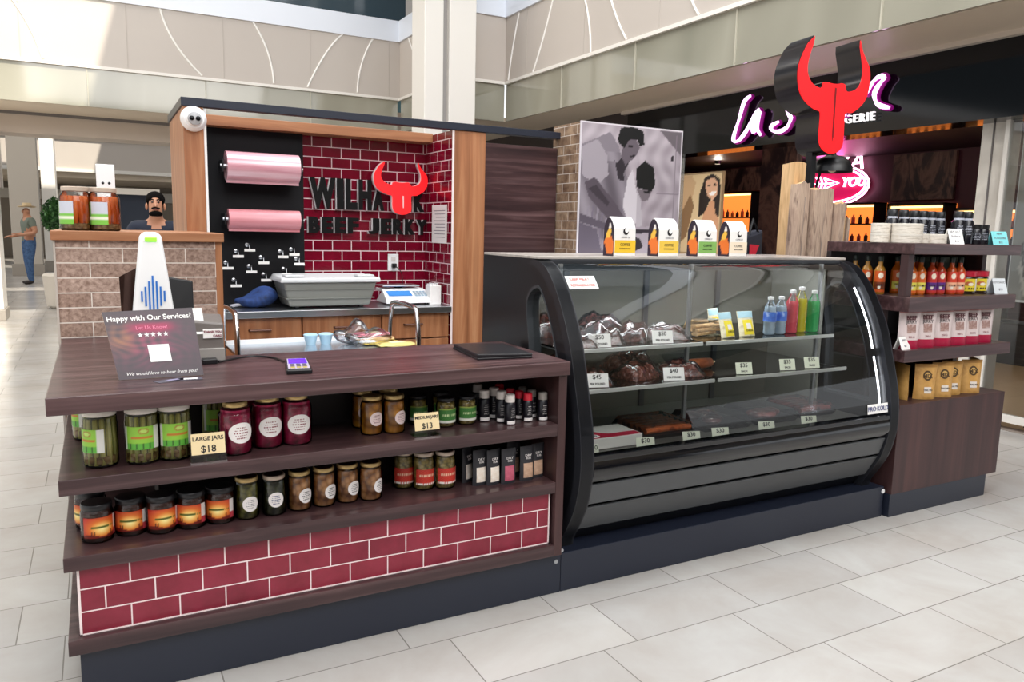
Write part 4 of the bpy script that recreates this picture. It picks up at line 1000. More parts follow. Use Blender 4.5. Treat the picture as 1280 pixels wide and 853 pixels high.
put_lump(((1.83, 2.80, ZA, 1.2, (1, 1, 1), 'bag of beef jerky at the left end of the top case shelf'),
          (2.00, 2.84, ZA, 1.2, (1.1, .9, 1.2), 'second bag of beef jerky from the left on the top case shelf'),
          (2.185, 2.85, ZA, .7, (1, 1, 1.1), 'bag of beef jerky in the middle of the left top shelf'),
          (2.34, 2.83, ZA, -.4, (1, .9, .95), 'bag of beef jerky at the right end of the left top shelf'),
          (2.14, 3.09, ZA, .1, (1.2, 1, 1.3), 'large bag of beef jerky at the back of the left top shelf'),
          (1.86, 3.09, ZA, .1, (1.1, 1, 1.3), 'large bag of beef jerky in the back left corner of the top shelf')),
         lambda: lump('jerky_bag', '', 'bag', .21, .15, .072, M_jerky2, 'jerky bags on the top case shelf', 1))
put_lump(((1.87, 2.74, ZB, 1.2, (1, 1, .9), 'bag of dark meat at the left end of the middle case shelf'),
          (2.12, 2.74, ZB, .3, (1, 1, 1), 'upright-packed bag of dark red meat beside the $40 card'),
          (2.34, 2.72, ZB, -.2, (1, 1, .9), 'bag of dark red meat right of the $40 card'),
          (2.22, 2.95, ZB, .1, (1.2, 1, 1.1), 'bag of dark red meat at the back of the middle shelf'),
          (1.84, 2.95, ZB, .6, (1.1, 1, 1.1), 'bag of dark meat in the back left corner of the middle shelf')),
         lambda: lump('meat_bag', '', 'bag', .20, .15, .075, M_jerky, 'meat bags on the middle case shelf', 2))
s_ = E('sausage', 'thick brown smoked sausage lying on the middle case shelf', 'sausage', (2.52, 2.80, ZB + .026))
MB().tube([(-.12, .0, 0), (-.10, 0, 0), (-.03, -.006, 0), (.04, -.004, 0), (.10, .006, 0), (.12, .01, 0)], .026, 12, radii=[.008, .022, .026, .026, .022, .006]).build('casing', noisy('sausage_skin', ('5a2612', '8f4a24', '70361c'), 20, .3), s_, smooth=True)
MB().tube([(.118, .01, 0), (.135, .013, 0)], .005, 8).build('tied_end', M_cream, s_)
# bread sticks and cheese bags on the right top shelf
bs = E('breadstick_bag', 'clear bag of golden bread sticks on the right top case shelf', 'bag', (2.60, 2.84, ZA))
M_stick = noisy('breadstick', ('b88a4c', 'd8b078', '94662e'), 30, .5)
for i in range(9): MB().tube([(-.075, -.03 + .012 * (i % 5), .012 + .018 * (i // 3)), (.075, -.02 + .012 * ((i + 2) % 5), .014 + .018 * (i // 3))], .0085, 8).build('bread_stick', M_stick, bs, smooth=True)
MB().add([(-.10, -.05, .002), (.10, -.05, .002), (.10, .055, .002), (-.10, .055, .002), (-.085, -.03, .08), (.085, -.03, .08), (.085, .035, .08), (-.085, .035, .08)], [(0, 1, 5, 4), (1, 2, 6, 5), (2, 3, 7, 6), (3, 0, 4, 7), (4, 5, 6, 7)]).build('clear_wrap', M_bagfilm, bs)
def cheesebag():
    t, patch, text = pouch('snack_bag', .10, .125, .045, noisy('cheese_fill', ('d8c898', 'efe6c8', 'b09a60'), 30, .4))
    patch('label', -.62, .62, .04, .64, mat('yellow_label', 'f2dc28', .5)); w = patch('header', -.95, .95, .72, .99, mat('pale_blue_header', 'a9cfdc', .4))
    l = patch('picture', -.3, .3, .28, .50, M_lab, e=.002); text('CHEESE', .013, 0, .20, M_ink); return t
cb = cheesebag(); cb.location = (2.665, 2.74, ZA); cb.rotation_euler = (-.28, 0, .15); cb['label'] = 'snack bag with a yellow label and blue header beside the bread sticks'; cb['group'] = 'yellow-label snack bags'
o = dup(cb, (2.80, 2.75, ZA), None, 'snack bag with a yellow label nearest the water bottles', 'yellow-label snack bags'); o.rotation_euler = (-.28, 0, -.05)
o = dup(cb, (2.73, 2.90, ZA), None, 'snack bag with a yellow label behind the front two', 'yellow-label snack bags'); o.rotation_euler = (-.2, 0, .3)
def bottle(nm, liquid, lab, cat, capm, h=.205, r=.032, label=None):
    t = E(nm, lab, cat, (0, 0, 0)); k = h / .205
    pr = [(r * .8, 0), (r, .006), (r * .97, .03 * k), (r, .04 * k), (r * .97, .055 * k), (r, .07 * k), (r, .13 * k), (r * .9, .15 * k), (.013, .182 * k), (.0125, .19 * k)]
    MB().lathe(pr, 20).build('body', glass('pet_plastic', (.93, .95, .97), 1.6, .03), t, smooth=True)
    MB().lathe([(a * .94, b + .002) for a, b in pr[:-2]], 20).build('liquid', liquid, t, smooth=True)
    MB().lathe([(.0145, .188 * k), (.015, .189 * k), (.015, .203 * k), (.0, h)], 16).build('cap', capm, t, smooth=True)
    if label: cyl_patch(MB(), r + .0008, .098 * k, .026 * k, 0, PI * .98, nu=28).build('label_sleeve', label, t, smooth=60)
    return t
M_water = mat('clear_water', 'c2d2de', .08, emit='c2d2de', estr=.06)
M_bluelab = noisy('blue_label', ('2c50b0', '4878d0', 'd0dcf4'), 30, .4, stops=(.35, .55, .7))
wb = bottle('water_bottle', M_water, 'water bottle with blue label, left one beside the snack bags', 'bottle', M_white, .192, .031, M_bluelab); wb.location = (2.955, 2.76, ZA); wb['group'] = 'water bottles'
dup(wb, (3.035, 2.765, ZA), .8, 'water bottle with blue label, right one beside the pink drink', 'water bottles')
for x, y, c, lab, h in ((3.12, 2.77, 'e8606c', 'pink soft drink bottle beside the water bottles', .222), (3.20, 2.785, 'd8cc30', 'yellow soft drink bottle between the pink and green ones', .236), (3.272, 2.765, '4cc070', 'green soft drink bottle at the right end of the top case shelf', .218)):
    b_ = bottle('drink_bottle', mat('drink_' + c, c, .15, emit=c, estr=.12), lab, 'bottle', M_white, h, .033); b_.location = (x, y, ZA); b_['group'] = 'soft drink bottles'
# trays on the deck
M_tray = mat('black_tray', '1a1a1c', .35)
def tray(x, y, w, d, fill, lab, n, m, kind):
    t = E('meat_tray', lab, 'tray', (x, y, ZD), 0)
    mb = MB(); mb.hexa([(-w / 2 + .012, -d / 2 + .012, 0), (w / 2 - .012, -d / 2 + .012, 0), (w / 2 - .012, d / 2 - .012, 0), (-w / 2 + .012, d / 2 - .012, 0), (-w / 2, -d / 2, .02), (w / 2, -d / 2, .02), (w / 2, d / 2, .02), (-w / 2, d / 2, .02)]); mb.build('tray_base', M_tray, t)
    if kind == 'sticks':
        for i in range(n):
            yy = -d / 2 + .03 + (d - .06) * i / max(1, n - 1); MB().tube([(-w / 2 + .02, yy, .034), (0, yy + .004, .036), (w / 2 - .02, yy, .034)], .014, 8).build('meat_stick', m, t, smooth=True)
    else:
        for i in range(n):
            a = random.uniform(-w / 2 + .06, w / 2 - .06); b = random.uniform(-d / 2 + .06, d / 2 - .06)
            MB().ball((a, b, .035), .055, .045, .022, 12, 6).build('meat_slice', m, t, smooth=True)
    MB().add([(-w / 2, -d / 2, .021), (w / 2, -d / 2, .021), (w / 2, d / 2, .021), (-w / 2, d / 2, .021), (-w / 2 + .02, -d / 2 + .02, .062), (w / 2 - .02, -d / 2 + .02, .062), (w / 2 - .02, d / 2 - .02, .062), (-w / 2 + .02, d / 2 - .02, .062)], [(0, 1, 5, 4), (1, 2, 6, 5), (2, 3, 7, 6), (3, 0, 4, 7), (4, 5, 6, 7)]).build('clear_wrap', M_bagfilm, t)
M_stickm = noisy('meat_stick', ('8a3c1c', 'b86030', '6a2a14'), 25, .3); M_slice = noisy('meat_slice', ('5c2420', '7c3a34', '9a5a50'), 25, .3); M_dark = noisy('dark_slice', ('3c1a18', '5a2a26', '7a4a44'), 25, .3)
tray(2.27, 2.78, .30, .26, None, 'tray of orange-brown meat sticks on the case deck', 6, M_stickm, 'sticks')
tray(2.62, 2.78, .30, .26, None, 'tray of dark meat slices in the middle of the case deck', 7, M_dark, 'slices')
tray(2.95, 2.78, .28, .26, None, 'tray of reddish meat slices right of the middle tray on the deck', 7, M_slice, 'slices')
tray(3.26, 2.80, .26, .26, None, 'tray of meat sticks at the right end of the case deck', 6, noisy('red_stick', ('5a1f18', '7e3428', '401612'), 25, .3), 'sticks')
fb = E('meat_box', 'flat white box with a dark red swoosh and the number 20 on the case deck', 'box', (1.93, 2.70, ZD))
MB().box(-.15, .15, -.08, .10, 0, .05).build('carton', mat('carton_grey', 'd2cfc8', .5), fb, bev=.003)
MB().prism([(-.15, -.079), (.14, -.079), (.14, -.03), (.0, -.03), (-.03, .0), (-.07, .05), (-.10, .05), (-.13, 0), (-.15, -.01)], .0505, .0512).build('red_swoosh', mat('crimson', 'b01838', .5), fb)
mb = MB(); mb.lathe([(.026, .0514), (0, .0516)], 20, Matrix.Translation((-.085, -.045, 0)), cap=False); mb.build('white_disc', M_paper, fb)
mb = MB(); mb.text('20', .028, frame((-.085, -.045, .0522), (1, 0, 0), (0, 1, 0))); mb.build('lettering', M_ink, fb)
# price cards in the case
def tag3(x, y, z, a, b, lab, w=.10, h=.058, cm=None, rz=-.25): pricecard(x, y, z, w, h, ((a, .026), (b, .0125)), lab, rz, cm or M_paper, 0, .3, 'price_card')
tag3(1.88, 2.685, ZA, '$50', 'PER POUND', 'white $50 card at the left of the top case shelf')
tag3(2.225, 2.69, ZA, '$50', 'PER POUND', 'white $50 card right of the middle on the left top case shelf')
tag3(1.815, 2.60, ZB, '$45', 'PER POUND', 'white $45 card at the left of the middle case shelf')
tag3(2.225, 2.60, ZB, '$40', 'PER POUND', 'white $40 card between two meat bags on the middle shelf')
M_palegreen = mat('pale_green_card', 'e4e8d2', .6)
for x, lab in ((2.645, 'pale blank-looking card on the right middle shelf, leftmost of three'), (2.93, 'pale card on the right middle shelf, middle of three'), (3.10, 'pale card on the right middle shelf, rightmost of three')):
    tag3(x, 2.60, ZB, '$35', 'EACH', lab, .085, .055, M_palegreen)
for x, lab in ((1.76, 'narrow white card in the left corner of the case deck'), (2.03, 'white card in front of the red swoosh box'), (2.285, 'white card in front of the meat sticks tray'), (2.455, 'white card between two trays on the case deck'), (2.745, 'white card in front of the dark meat slices'), (3.03, 'white card in front of the reddish meat slices')):
    tag3(x, 2.53, ZD, '$30', 'PACK', lab, .05 if x < 1.8 else .085, .055, M_palegreen)

# ------------------------------------------------------------ four coffee bags on the case top
M_cbag = mat('white_coffee_bag', 'eceae6', .35)
def side_art(u, v):
    c = np.tile(hx('2a2030'), (len(u), 1))
    put(c, inpoly(u, v, [(.1, .05), (.9, .05), (1, .3), (.8, .52), (.3, .55), (0, .35)]), 'e8782c')
    put(c, inpoly(u, v, [(.2, .45), (.6, .50), (.8, .66), (.55, .74), (.3, .64)]), 'f0c048')
    put(c, inpoly(u, v, [(.45, .72), (.75, .74), (.72, .86), (.55, .84)]), 'efe8e4'); put(c, inpoly(u, v, [(0, 0), (.4, 0), (.15, .3), (0, .35)]), '2a1830'); return c
def coffee(lc, lab, x, y, zz=1.350):
    t = E('coffee_bag', lab, 'bag', (x, y, zz), R_(4), 'coffee bags on the case top'); w, d, h = .128, .075, .178
    mb = MB(); sec = [(0, 1, 1), (.02, 1.0, 1.0), (h * .70, 1, .96), (h * .86, .99, .66), (h * .96, .98, .30), (h, .97, .10)]
    mb.v = [(sx * w / 2 * a, sy * d / 2 * b + d / 2 * 0.12 * (1 - b), z) for z, a, b in sec for sx, sy in ((-1, -1), (1, -1), (1, 1), (-1, 1))]
    for i in range(len(sec) - 1):
        for k in range(4): mb.f.append((4 * i + k, 4 * i + (k + 1) % 4, 4 * i + 4 + (k + 1) % 4, 4 * i + 4 + k))
    mb.f += [(3, 2, 1, 0), tuple(4 * (len(sec) - 1) + k for k in range(4))]; mb.mi = [0] * len(mb.f)
    mb.build('bag', M_cbag, t, bev=.004)
    def sp(u, v):
        z = v * h * .97; b = np.interp(z, [q[0] for q in sec], [q[2] for q in sec]); cy = d / 2 * .12 * (1 - b)
        return (-w / 2 - .0012, cy + d / 2 * b * (1 - 2 * u) * .98, z)
    paint('side_art', 14, 24, sp, side_art, M_print, t)
    y0 = -d / 2 - .0014
    o = MB().box(-.060, .062, y0, y0 + .001, .016, .072).build('colour_label', mat('coffee_label_' + lc, lc, .5), t)
    mb = MB(); mb.text('COFFEE', .017, front(0, y0 - .0006, .052)); mb.text('ROASTED BEANS', .0085, front(0, y0 - .0006, .034)); mb.build('lettering', M_ink, o)
    mb = MB(); mb.lathe([(.016, 0), (0, .0003)], 20, front(.004, y0 + .0015, .112), cap=False); lg = mb.build('round_logo', M_ink, t)
    mb = MB(); mb.lathe([(.011, 0), (0, .0003)], 16, front(.008, y0 + .0010, .117), cap=False); mb.build('logo_crescent', M_paper, lg)
    mb = MB(); mb.text('COFFEE CO', .010, front(.004, y0 + .0012, .085)); mb.build('brand_line', M_grey, t)
coffee('e8bd2c', 'white coffee bag with yellow label, left end of the row on the case', 2.12, 2.905)
coffee('e6c04a', 'white coffee bag with yellow label, second on the case top', 2.395, 2.93)
coffee('7fae5a', 'white coffee bag with green label on the case top', 2.655, 2.95)
coffee('ecdcc4', 'white coffee bag with cream label, right end of the row', 2.88, 2.97)

# ------------------------------------------------------------ goods on the open display shelf
ZT, ZM, ZK, ZG = 1.437, 1.164, .891, .605
M_tin = noisy('pale_tin', ('cfc6b8', 'e4dccf', 'b8ad9c'), 20, .4, sc=(1, 1, 4))
def tin(r, h):
    t = E('tin', '', 'tin', (0, 0, 0)); MB().lathe([(r * .95, 0), (r, .002), (r, h * .72), (r * .98, h * .74)], 24).build('can', M_tin, t, smooth=True)
    MB().lathe([(r * 1.01, h * .74), (r * 1.01, h * .97), (r * .98, h)], 24).build('lid', mat('tin_lid', 'dcd5c9', .35), t, smooth=True); return t
tb = tin(.058, .050); i = 0
for x, y, sc, z, lab in ((3.66, 2.70, .85, 0, 'pale tin under another, left stack on the top display shelf'), (3.66, 2.70, .85, 1, 'pale tin topmost of the left stack on the top display shelf'), (3.735, 2.60, 1.3, 0, 'large pale tin under another in the middle stack'), (3.735, 2.60, 1.3, 1, 'large pale tin topmost of the middle stack'), (3.835, 2.59, .75, 0, 'small pale tin between the stacks and the single wide tin'), (3.94, 2.585, 1.1, 0, 'single wide pale tin left of the white tent card')):
    o = tb if i == 0 else dup(tb, (0, 0, 0)); i += 1; o.location = (x, y, ZT + z * .0505); o.scale = (sc, sc, 1); o['label'] = lab; o['group'] = 'pale tins on the top display shelf'
M_sil = mat('silver_print', 'b9bcc8', .4)
def grinder():
    t = E('seasoning_bottle', '', 'bottle', (0, 0, 0)); MB().lathe([(.030, 0), (.034, .004), (.034, .118), (.026, .132), (.024, .140)], 20).build('body', mat('dark_glass', '15151c', .15), t, smooth=True)
    MB().lathe([(.025, .140), (.027, .142), (.027, .170), (.022, .178)], 20).build('cap', M_black, t, smooth=True)
    cyl_patch(MB(), .0265, .135, .006, 0, 1.4).build('silver_band', M_sil, t, smooth=60)
    mb = MB(); label_lines(mb, .0346, .075, .035, 0, .62, 6); mb.build('lettering', M_sil, t); return t
g0 = grinder()
for k, x in enumerate((3.80, 3.895, 3.985, 4.06, 4.135, 4.215, 4.10)):
    o = g0 if k == 0 else dup(g0, (0, 0, 0)); o.location = (x, 2.74 if k < 6 else 2.86, ZT); o.rotation_euler = (0, 0, -.5); o['group'] = 'tall dark seasoning bottles'
    o['label'] = 'tall dark seasoning bottle, %s of the row behind the tins' % ('leftmost', 'second', 'third', 'fourth', 'fifth', 'rightmost')[k] if k < 6 else 'tall dark seasoning bottle standing behind the front row'
o = dup(g0, (4.165, 2.60, ZT), -.6, 'tall dark seasoning bottle right beside the white tent card', 'tall dark seasoning bottles')
o = dup(g0, (4.245, 2.60, ZT), -.6, 'tall dark seasoning bottle beside the short dark jars', 'tall dark seasoning bottles')
def smalljar():
    t = E('dark_jar', '', 'jar', (0, 0, 0)); MB().lathe([(.036, 0), (.038, .003), (.038, .08), (.033, .088)], 20).build('body', mat('dark_glass', '15151c', .15), t, smooth=True)
    MB().lathe([(.035, .088), (.036, .09), (.036, .108), (.033, .11)], 20).build('lid', M_black, t, smooth=True); mb = MB(); label_lines(mb, .0386, .045, .026, 0, .6, 5); mb.build('lettering', M_sil, t); return t
j0 = smalljar(); j0.location = (4.325, 2.60, ZT); j0['label'] = 'short dark jar next to the tall seasoning bottles'; j0['group'] = 'short dark jars'; j0.rotation_euler = (0, 0, -.6)
dup(j0, (4.405, 2.61, ZT), -.5, 'short dark jar next to the turquoise card', 'short dark jars'); dup(j0, (4.365, 2.70, ZT), -.5, 'short dark jar behind the two front ones', 'short dark jars')
def tent(x, y, z, w, h, m, lab, rz=.35, lines=()):
    t = E('tent_card', lab, 'card', (x, y, z), rz); mb = MB(); d = h * .38
    mb.hexa([(-w / 2, -d, 0), (w / 2, -d, 0), (w / 2, -d + .002, 0), (-w / 2, -d + .002, 0), (-w / 2, 0, h), (w / 2, 0, h), (w / 2, .002, h), (-w / 2, .002, h)])
    mb.hexa([(-w / 2, d - .002, 0), (w / 2, d - .002, 0), (w / 2, d, 0), (-w / 2, d, 0), (-w / 2, 0, h), (w / 2, 0, h), (w / 2, .002, h), (-w / 2, .002, h)])
    mb.build('card', m, t)
    if lines:
        mb = MB(); up = Vector((0, d, h)).normalized()
        for i, tx in enumerate(lines): v = 1 - (i + .6) / (len(lines) + .2); mb.text(tx, h * .20, frame((0, -d + d * v - .0008, h * v + .0004), (1, 0, 0), up))
        mb.build('lettering', M_grey, t)
tent(4.01, 2.52, ZT, .085, .080, M_paper, 'white tent card in front of the dark seasoning bottles', -.3, ('SEA SALT', 'BLENDS', '$16'))
tent(4.455, 2.545, ZT, .10, .075, mat('turquoise_card', '7fcfd2', .5), 'turquoise tent card on the top display shelf', -.3, ('NEW', 'FLAVOURS', '$12'))
kb = E('card_box', 'small brown cardboard box at the right end of the top display shelf', 'box', (4.50, 2.70, ZT), .3)
MB().box(-.045, .045, -.02, .02, 0, .06).build('carton', mat('kraft', 'a8825c', .7), kb, bev=.002); MB().box(-.046, .046, -.021, .021, .045, .061).build('lid', mat('kraft_lid', 'b8946c', .7), kb, bev=.002)
# sauce bottles
def sauce(lc1, lc2, liq):
    t = E('sauce_bottle', '', 'bottle', (0, 0, 0)); MB().lathe([(.026, 0), (.029, .004), (.029, .120), (.022, .140), (.0125, .152), (.0118, .176)], 20).build('body', noisy('sauce_' + liq, (liq, liq), 5, .15), t, smooth=True)
    MB().lathe([(.0135, .172), (.014, .174), (.014, .200), (.012, .203)], 16).build('cap', mat('green_black_cap', '16221c', .4), t, smooth=True)
    def fn(u, v):
        c = np.tile(hx(lc1), (len(u), 1)); put(c, v < .48, lc2); put(c, v < .12, lc1); put(c, ((u - .5) / .2) ** 2 + ((v - .78) / .14) ** 2 < 1, 'f4e6d0')
        put(c, (abs(v - .34) < .05) & (abs(u - .5) < .36) & (np.sin(u * 70) > -.3), '2a1a20'); put(c, ((u - .42) / .12) ** 2 + ((v - .22) / .07) ** 2 < 1, 'e8e0d0'); return c
    wrap_print(t, 'label', .029, .068, .056, 1.15, 0, fn, 24, 30); return t
sets = (('d8641e', 'e8dc5c', 'b85a14', 'orange and yellow'), ('c02c28', '5a2a80', 'a03a1c', 'red and purple'), ('d03c20', 'f0b490', 'b0481c', 'red and peach'))
for k, (a, b, c, w) in enumerate(sets):
    s0 = sauce(a, b, c); x = 3.82 + .142 * k; s0.location = (x, 2.612 - .02 * k, ZM); s0.rotation_euler = (0, 0, -.5); s0['group'] = 'hot sauce bottles on the middle display shelf'
    s0['label'] = 'hot sauce bottle with %s label, left one of its pair' % w
    dup(s0, (x + .066, 2.606 - .02 * k, ZM), -.5, 'hot sauce bottle with %s label, right one of its pair' % w, 'hot sauce bottles on the middle display shelf')
    dup(s0, (x + .03, 2.72 - .02 * k, ZM), -.5, 'hot sauce bottle with %s label standing behind its pair' % w, 'hot sauce bottles on the middle display shelf')
s0 = sauce('c8541c', '70300c', 'a8762a')
for k, (x, y) in enumerate(((3.670, 2.69), (3.674, 2.77), (3.678, 2.85))):
    o = s0 if k == 0 else dup(s0, (0, 0, 0)); o.location = (x, y, ZM); o.rotation_euler = (0, 0, -.7); o['group'] = 'hot sauce bottles left of the post'; o['label'] = 'hot sauce bottle with orange-brown label, %s at the open left end' % ('foremost', 'middle', 'rearmost')[k]
def yjar():
    t = E('yellow_label_jar', '', 'jar', (0, 0, 0)); MB().lathe([(.050, 0), (.054, .004), (.054, .088), (.048, .098)], 24).build('body', mat('dark_relish', '2a1a10', .2), t, smooth=True)
    MB().lathe([(.050, .096), (.0545, .098), (.0545, .124), (.052, .126)], 24).build('lid', mat('red_lid', 'b81c34', .35), t, smooth=True)
    def fn(u, v):
        c = np.tile(hx('e2cc30'), (len(u), 1)); put(c, u > .72, 'e8e4dc'); put(c, ((u - .45) / .16) ** 2 + ((v - .6) / .2) ** 2 < 1, 'b86030'); put(c, ((u - .52) / .1) ** 2 + ((v - .55) / .12) ** 2 < 1, 'f2ead4')
        put(c, (abs(v - .2) < .07) & (np.sin(u * 60) > 0) & (u < .7), '3a2a10'); return c
    wrap_print(t, 'label', .054, .050, .034, 1.3, 0, fn); return t
y0 = yjar(); y0.location = (4.285, 2.60, ZM); y0.rotation_euler = (0, 0, -.5); y0['label'] = 'yellow-labelled jar with red lid next to the sauce bottles'; y0['group'] = 'yellow-labelled jars'
dup(y0, (4.395, 2.60, ZM), -.5, 'yellow-labelled jar with red lid, the right one of two', 'yellow-labelled jars')
gb = E('box', 'translucent greenish box behind the yellow-labelled jars', 'box', (4.36, 2.80, ZM)); MB().box(-.09, .075, -.05, .05, 0, .195).build('carton', mat('green_grey_box', '6d7a6c', .3), gb, bev=.003); MB().box(-.0905, .0755, -.0505, .0505, .165, .196).build('lid', mat('green_grey_lid', '808c7e', .3), gb, bev=.003)
tent(4.512, 2.55, ZM, .085, .085, mat('white_blue_card', 'e8eef2', .5), 'white tent card with a blue band right of the yellow-labelled jars', -.3, ('HOT SAUCE', '$15'))
tent(4.54, 2.66, ZM, .07, .13, M_paper, 'tall white tent card leaning behind the blue-banded one', -.2)
# pink and white snack bags, kraft pouches
def jbag():
    t, patch, text = pouch('jerky_bag', .130, .205, .06, mat('rose_white_bag', 'd8c8c6', .35))
    patch('red_base', -.97, .97, .0, .22, mat('crimson_bag', 'a8143c', .35)); w = patch('window', -.42, .42, .40, .62, noisy('jerky_window', ('7a5a54', 'a08078', 'c8b4b0'), 40, .3))
    patch('top_seal', -.97, .97, .90, .985, mat('rose_seal', 'b07a78', .35)); text('BEEF', .030, 0, .78, mat('dark_rose_ink', '5a2a30', .6), nm='heading', off=.001); text('JERKY', .024, 0, .68, M_ink); text('250 G', .014, 0, .30, M_wine); return t
jb = jbag()
for k, (x, y) in enumerate(((3.725, 2.532), (3.855, 2.528), (3.995, 2.526), (4.13, 2.526), (4.255, 2.53), (4.385, 2.535))):
    o = jb if k == 0 else dup(jb, (0, 0, 0)); o.location = (x, y, ZK); o.rotation_euler = (0, 0, -.30); o['group'] = 'pink and white snack bags on the display shelf'
    o['label'] = 'pink and white snack bag, %s on the third display shelf' % ('leftmost of six', 'second from the left', 'third from the left', 'fourth from the left', 'fifth from the left', 'rightmost of six')[k]
tent(3.665, 2.52, ZK, .08, .065, M_paper, 'small white tent card left of the pink and white snack bags', .1, ('JERKY', '$22'))
def kraft():
    t, patch, text = pouch('kraft_pouch', .128, .190, .065, noisy('kraft_gold', ('b98a48', 'c99a56', 'a87a3c'), 12, .45))
    e = patch('round_logo', -.40, .40, .54, .82, mat('brown_logo', '4a3418', .6), ell=True); patch('logo_centre', -.27, .27, .59, .77, mat('kraft_light', 'c8a05c', .5), e=.002, ell=True)
    patch('lettering_panel', -.30, .36, .18, .36, mat('kraft_white', 'dcd2c8', .5)); patch('top_seal', -.96, .96, .91, .985, mat('kraft_seal', 'a8793a', .5)); text('TRAIL MIX', .014, .04, .27, M_ink, sx=.8); text('MIX', .030, 0, .66, mat('brown_logo', '4a3418', .6), off=.001); return t
k0 = kraft()
for k, (x, y, rz) in enumerate(((3.91, 2.535, -.4), (4.052, 2.53, -.4), (4.165, 2.55, -.4), (4.32, 2.535, -.4), (3.80, 2.60, 1.25), (4.42, 2.58, .9))):
    o = k0 if k == 0 else dup(k0, (0, 0, 0)); o.location = (x, y, ZG); o.rotation_euler = (0, 0, rz); o['group'] = 'kraft pouches on the display cabinet'
    o['label'] = ('kraft pouch with round logo, leftmost facing front', 'kraft pouch with round logo, second facing front', 'kraft pouch with round logo, third facing front', 'kraft pouch with round logo, last of the four facing front', 'kraft pouch turned edge-on at the left', 'kraft pouch turned edge-on at the right end')[k]

# ------------------------------------------------------------ red bull head sign on its post, timber posts
BULL = [(-0.188, 2.649), (-0.232, 2.605), (-0.274, 2.521), (-0.293, 2.451), (-0.287, 2.371), (-0.262, 2.304), (-0.214, 2.256), (-0.150, 2.222), (-0.111, 2.213), (-0.104, 2.164), (-0.104, 2.069), (-0.09, 2.011), (-0.053, 1.977), (0.001, 1.965), (0.053, 1.983), (0.082, 2.02), (0.084, 2.092), (0.084, 2.212), (0.135, 2.222), (0.207, 2.275), (0.246, 2.343), (0.255, 2.428), (0.244, 2.498), (0.211, 2.548), (0.179, 2.598), (0.157, 2.657), (0.158, 2.619), (0.177, 2.551), (0.192, 2.482), (0.186, 2.411), (0.155, 2.366), (0.099, 2.346), (0.075, 2.354), (0.069, 2.383), (0.041, 2.392), (0.008, 2.386), (-0.034, 2.385), (-0.079, 2.391), (-0.105, 2.381), (-0.106, 2.361), (-0.127, 2.352), (-0.181, 2.374), (-0.218, 2.423), (-0.226, 2.48), (-0.212, 2.55), (-0.192, 2.609)]
bc = Vector((4.010, 3.35, 2.171)); th = R_(9.2)
bu = Vector((math.cos(th), -math.sin(th), 0)); BM = frame(bc, bu, (0, 0, 1))
bul = [(x, z - 2.171) for x, z in BULL]
_tip = (0, 25)                                                # the two horn tips stay sharp
def _rnd(p, n=3):
    k = len(p); out = []
    for i in range(k):
        a, b, c, d = (Vector((*p[(i + q) % k], 0)) for q in (-1, 0, 1, 2))
        if i in _tip or (i + 1) % k in _tip: out.append((b.x, b.y)); continue
        for j in range(n):
            t = j / n; w = .5 * ((2 * b) + (c - a) * t + (2 * a - 5 * b + 4 * c - d) * t * t + (3 * b - a - 3 * c + d) * t ** 3); out.append((w.x, w.y))
    return out
bul = _rnd(bul)
M_bullred = mat('bull_red_face', 'd81820', .45, emit='ff0c12', estr=.6)
M_can = mat('sign_side_black', '2a282b', .22, .4)
b = E('bull_sign', 'big red horned bull head sign on a black post above the timber posts', 'sign', (4.01, 3.45, 0))
wbuild(MB().plate([bul], .105, frame(bc - BM.col[2].xyz * .108, bu, (0, 0, 1))), 'sign_box', M_can, b, smooth=35)
wbuild(MB().plate([[(x * .985, z * .985 + .001) for x, z in bul]], .003, BM), 'red_face', M_bullred, b)
wbuild(MB().plate([[(-.012, .19), (-.006, -.10), (.0, -.13), (.006, -.10), (.002, .19)]], .002, frame(bc + BM.col[2].xyz * .003, bu, (0, 0, 1))), 'centre_groove', mat('dark_red_groove', '7a0f14', .5), b)
wbuild(MB().box(3.965, 4.008, 3.455, 3.50, 0, 2.0), 'post', M_black, b)
wbuild(MB().box(3.90, 4.06, 3.425, 3.53, 0, .02), 'base_plate', M_black, b)
dm = E('dome_lamp', 'black dome lamp shade just under the bull sign', 'lamp', (4.22, 3.60, 0))
wbuild(MB().lathe([(.125, 0), (.122, .03), (.10, .072), (.06, .098), (.02, .108), (.015, .135), (.0, .136)], 24, Matrix.Translation((4.165, 3.46, 1.872)), cap=False), 'lamp_shade', M_black, dm, smooth=True)
wbuild(MB().tube([(4.165, 3.46, 2.0), (4.20, 3.56, 1.97), (4.22, 3.62, 1.80), (4.22, 3.62, .02)], .009, 8), 'stem', M_black, dm, smooth=True)
wbuild(MB().lathe([(.08, 0), (.08, .015), (.0, .018)], 20, Matrix.Translation((4.22, 3.62, 0))), 'foot', M_black, dm)
wbuild(MB().ball((4.165, 3.46, 1.898), .03), 'bulb', mat('bulb_white', 'f4ead8', .4), dm, smooth=True)
M_old = noisy('weathered_timber', ('6e5a50', 'a88f7e', 'c4ab96', '7d665a'), 5, .8, 'Object', (5, 5, .7), 6, .5, dist=1.2)
M_pale = noisy('pale_timber', ('c09868', 'e2bc8c', 'd0a878', '9a7450'), 4, .7, 'Object', (5, 5, .5), 6, .3, dist=1.0)
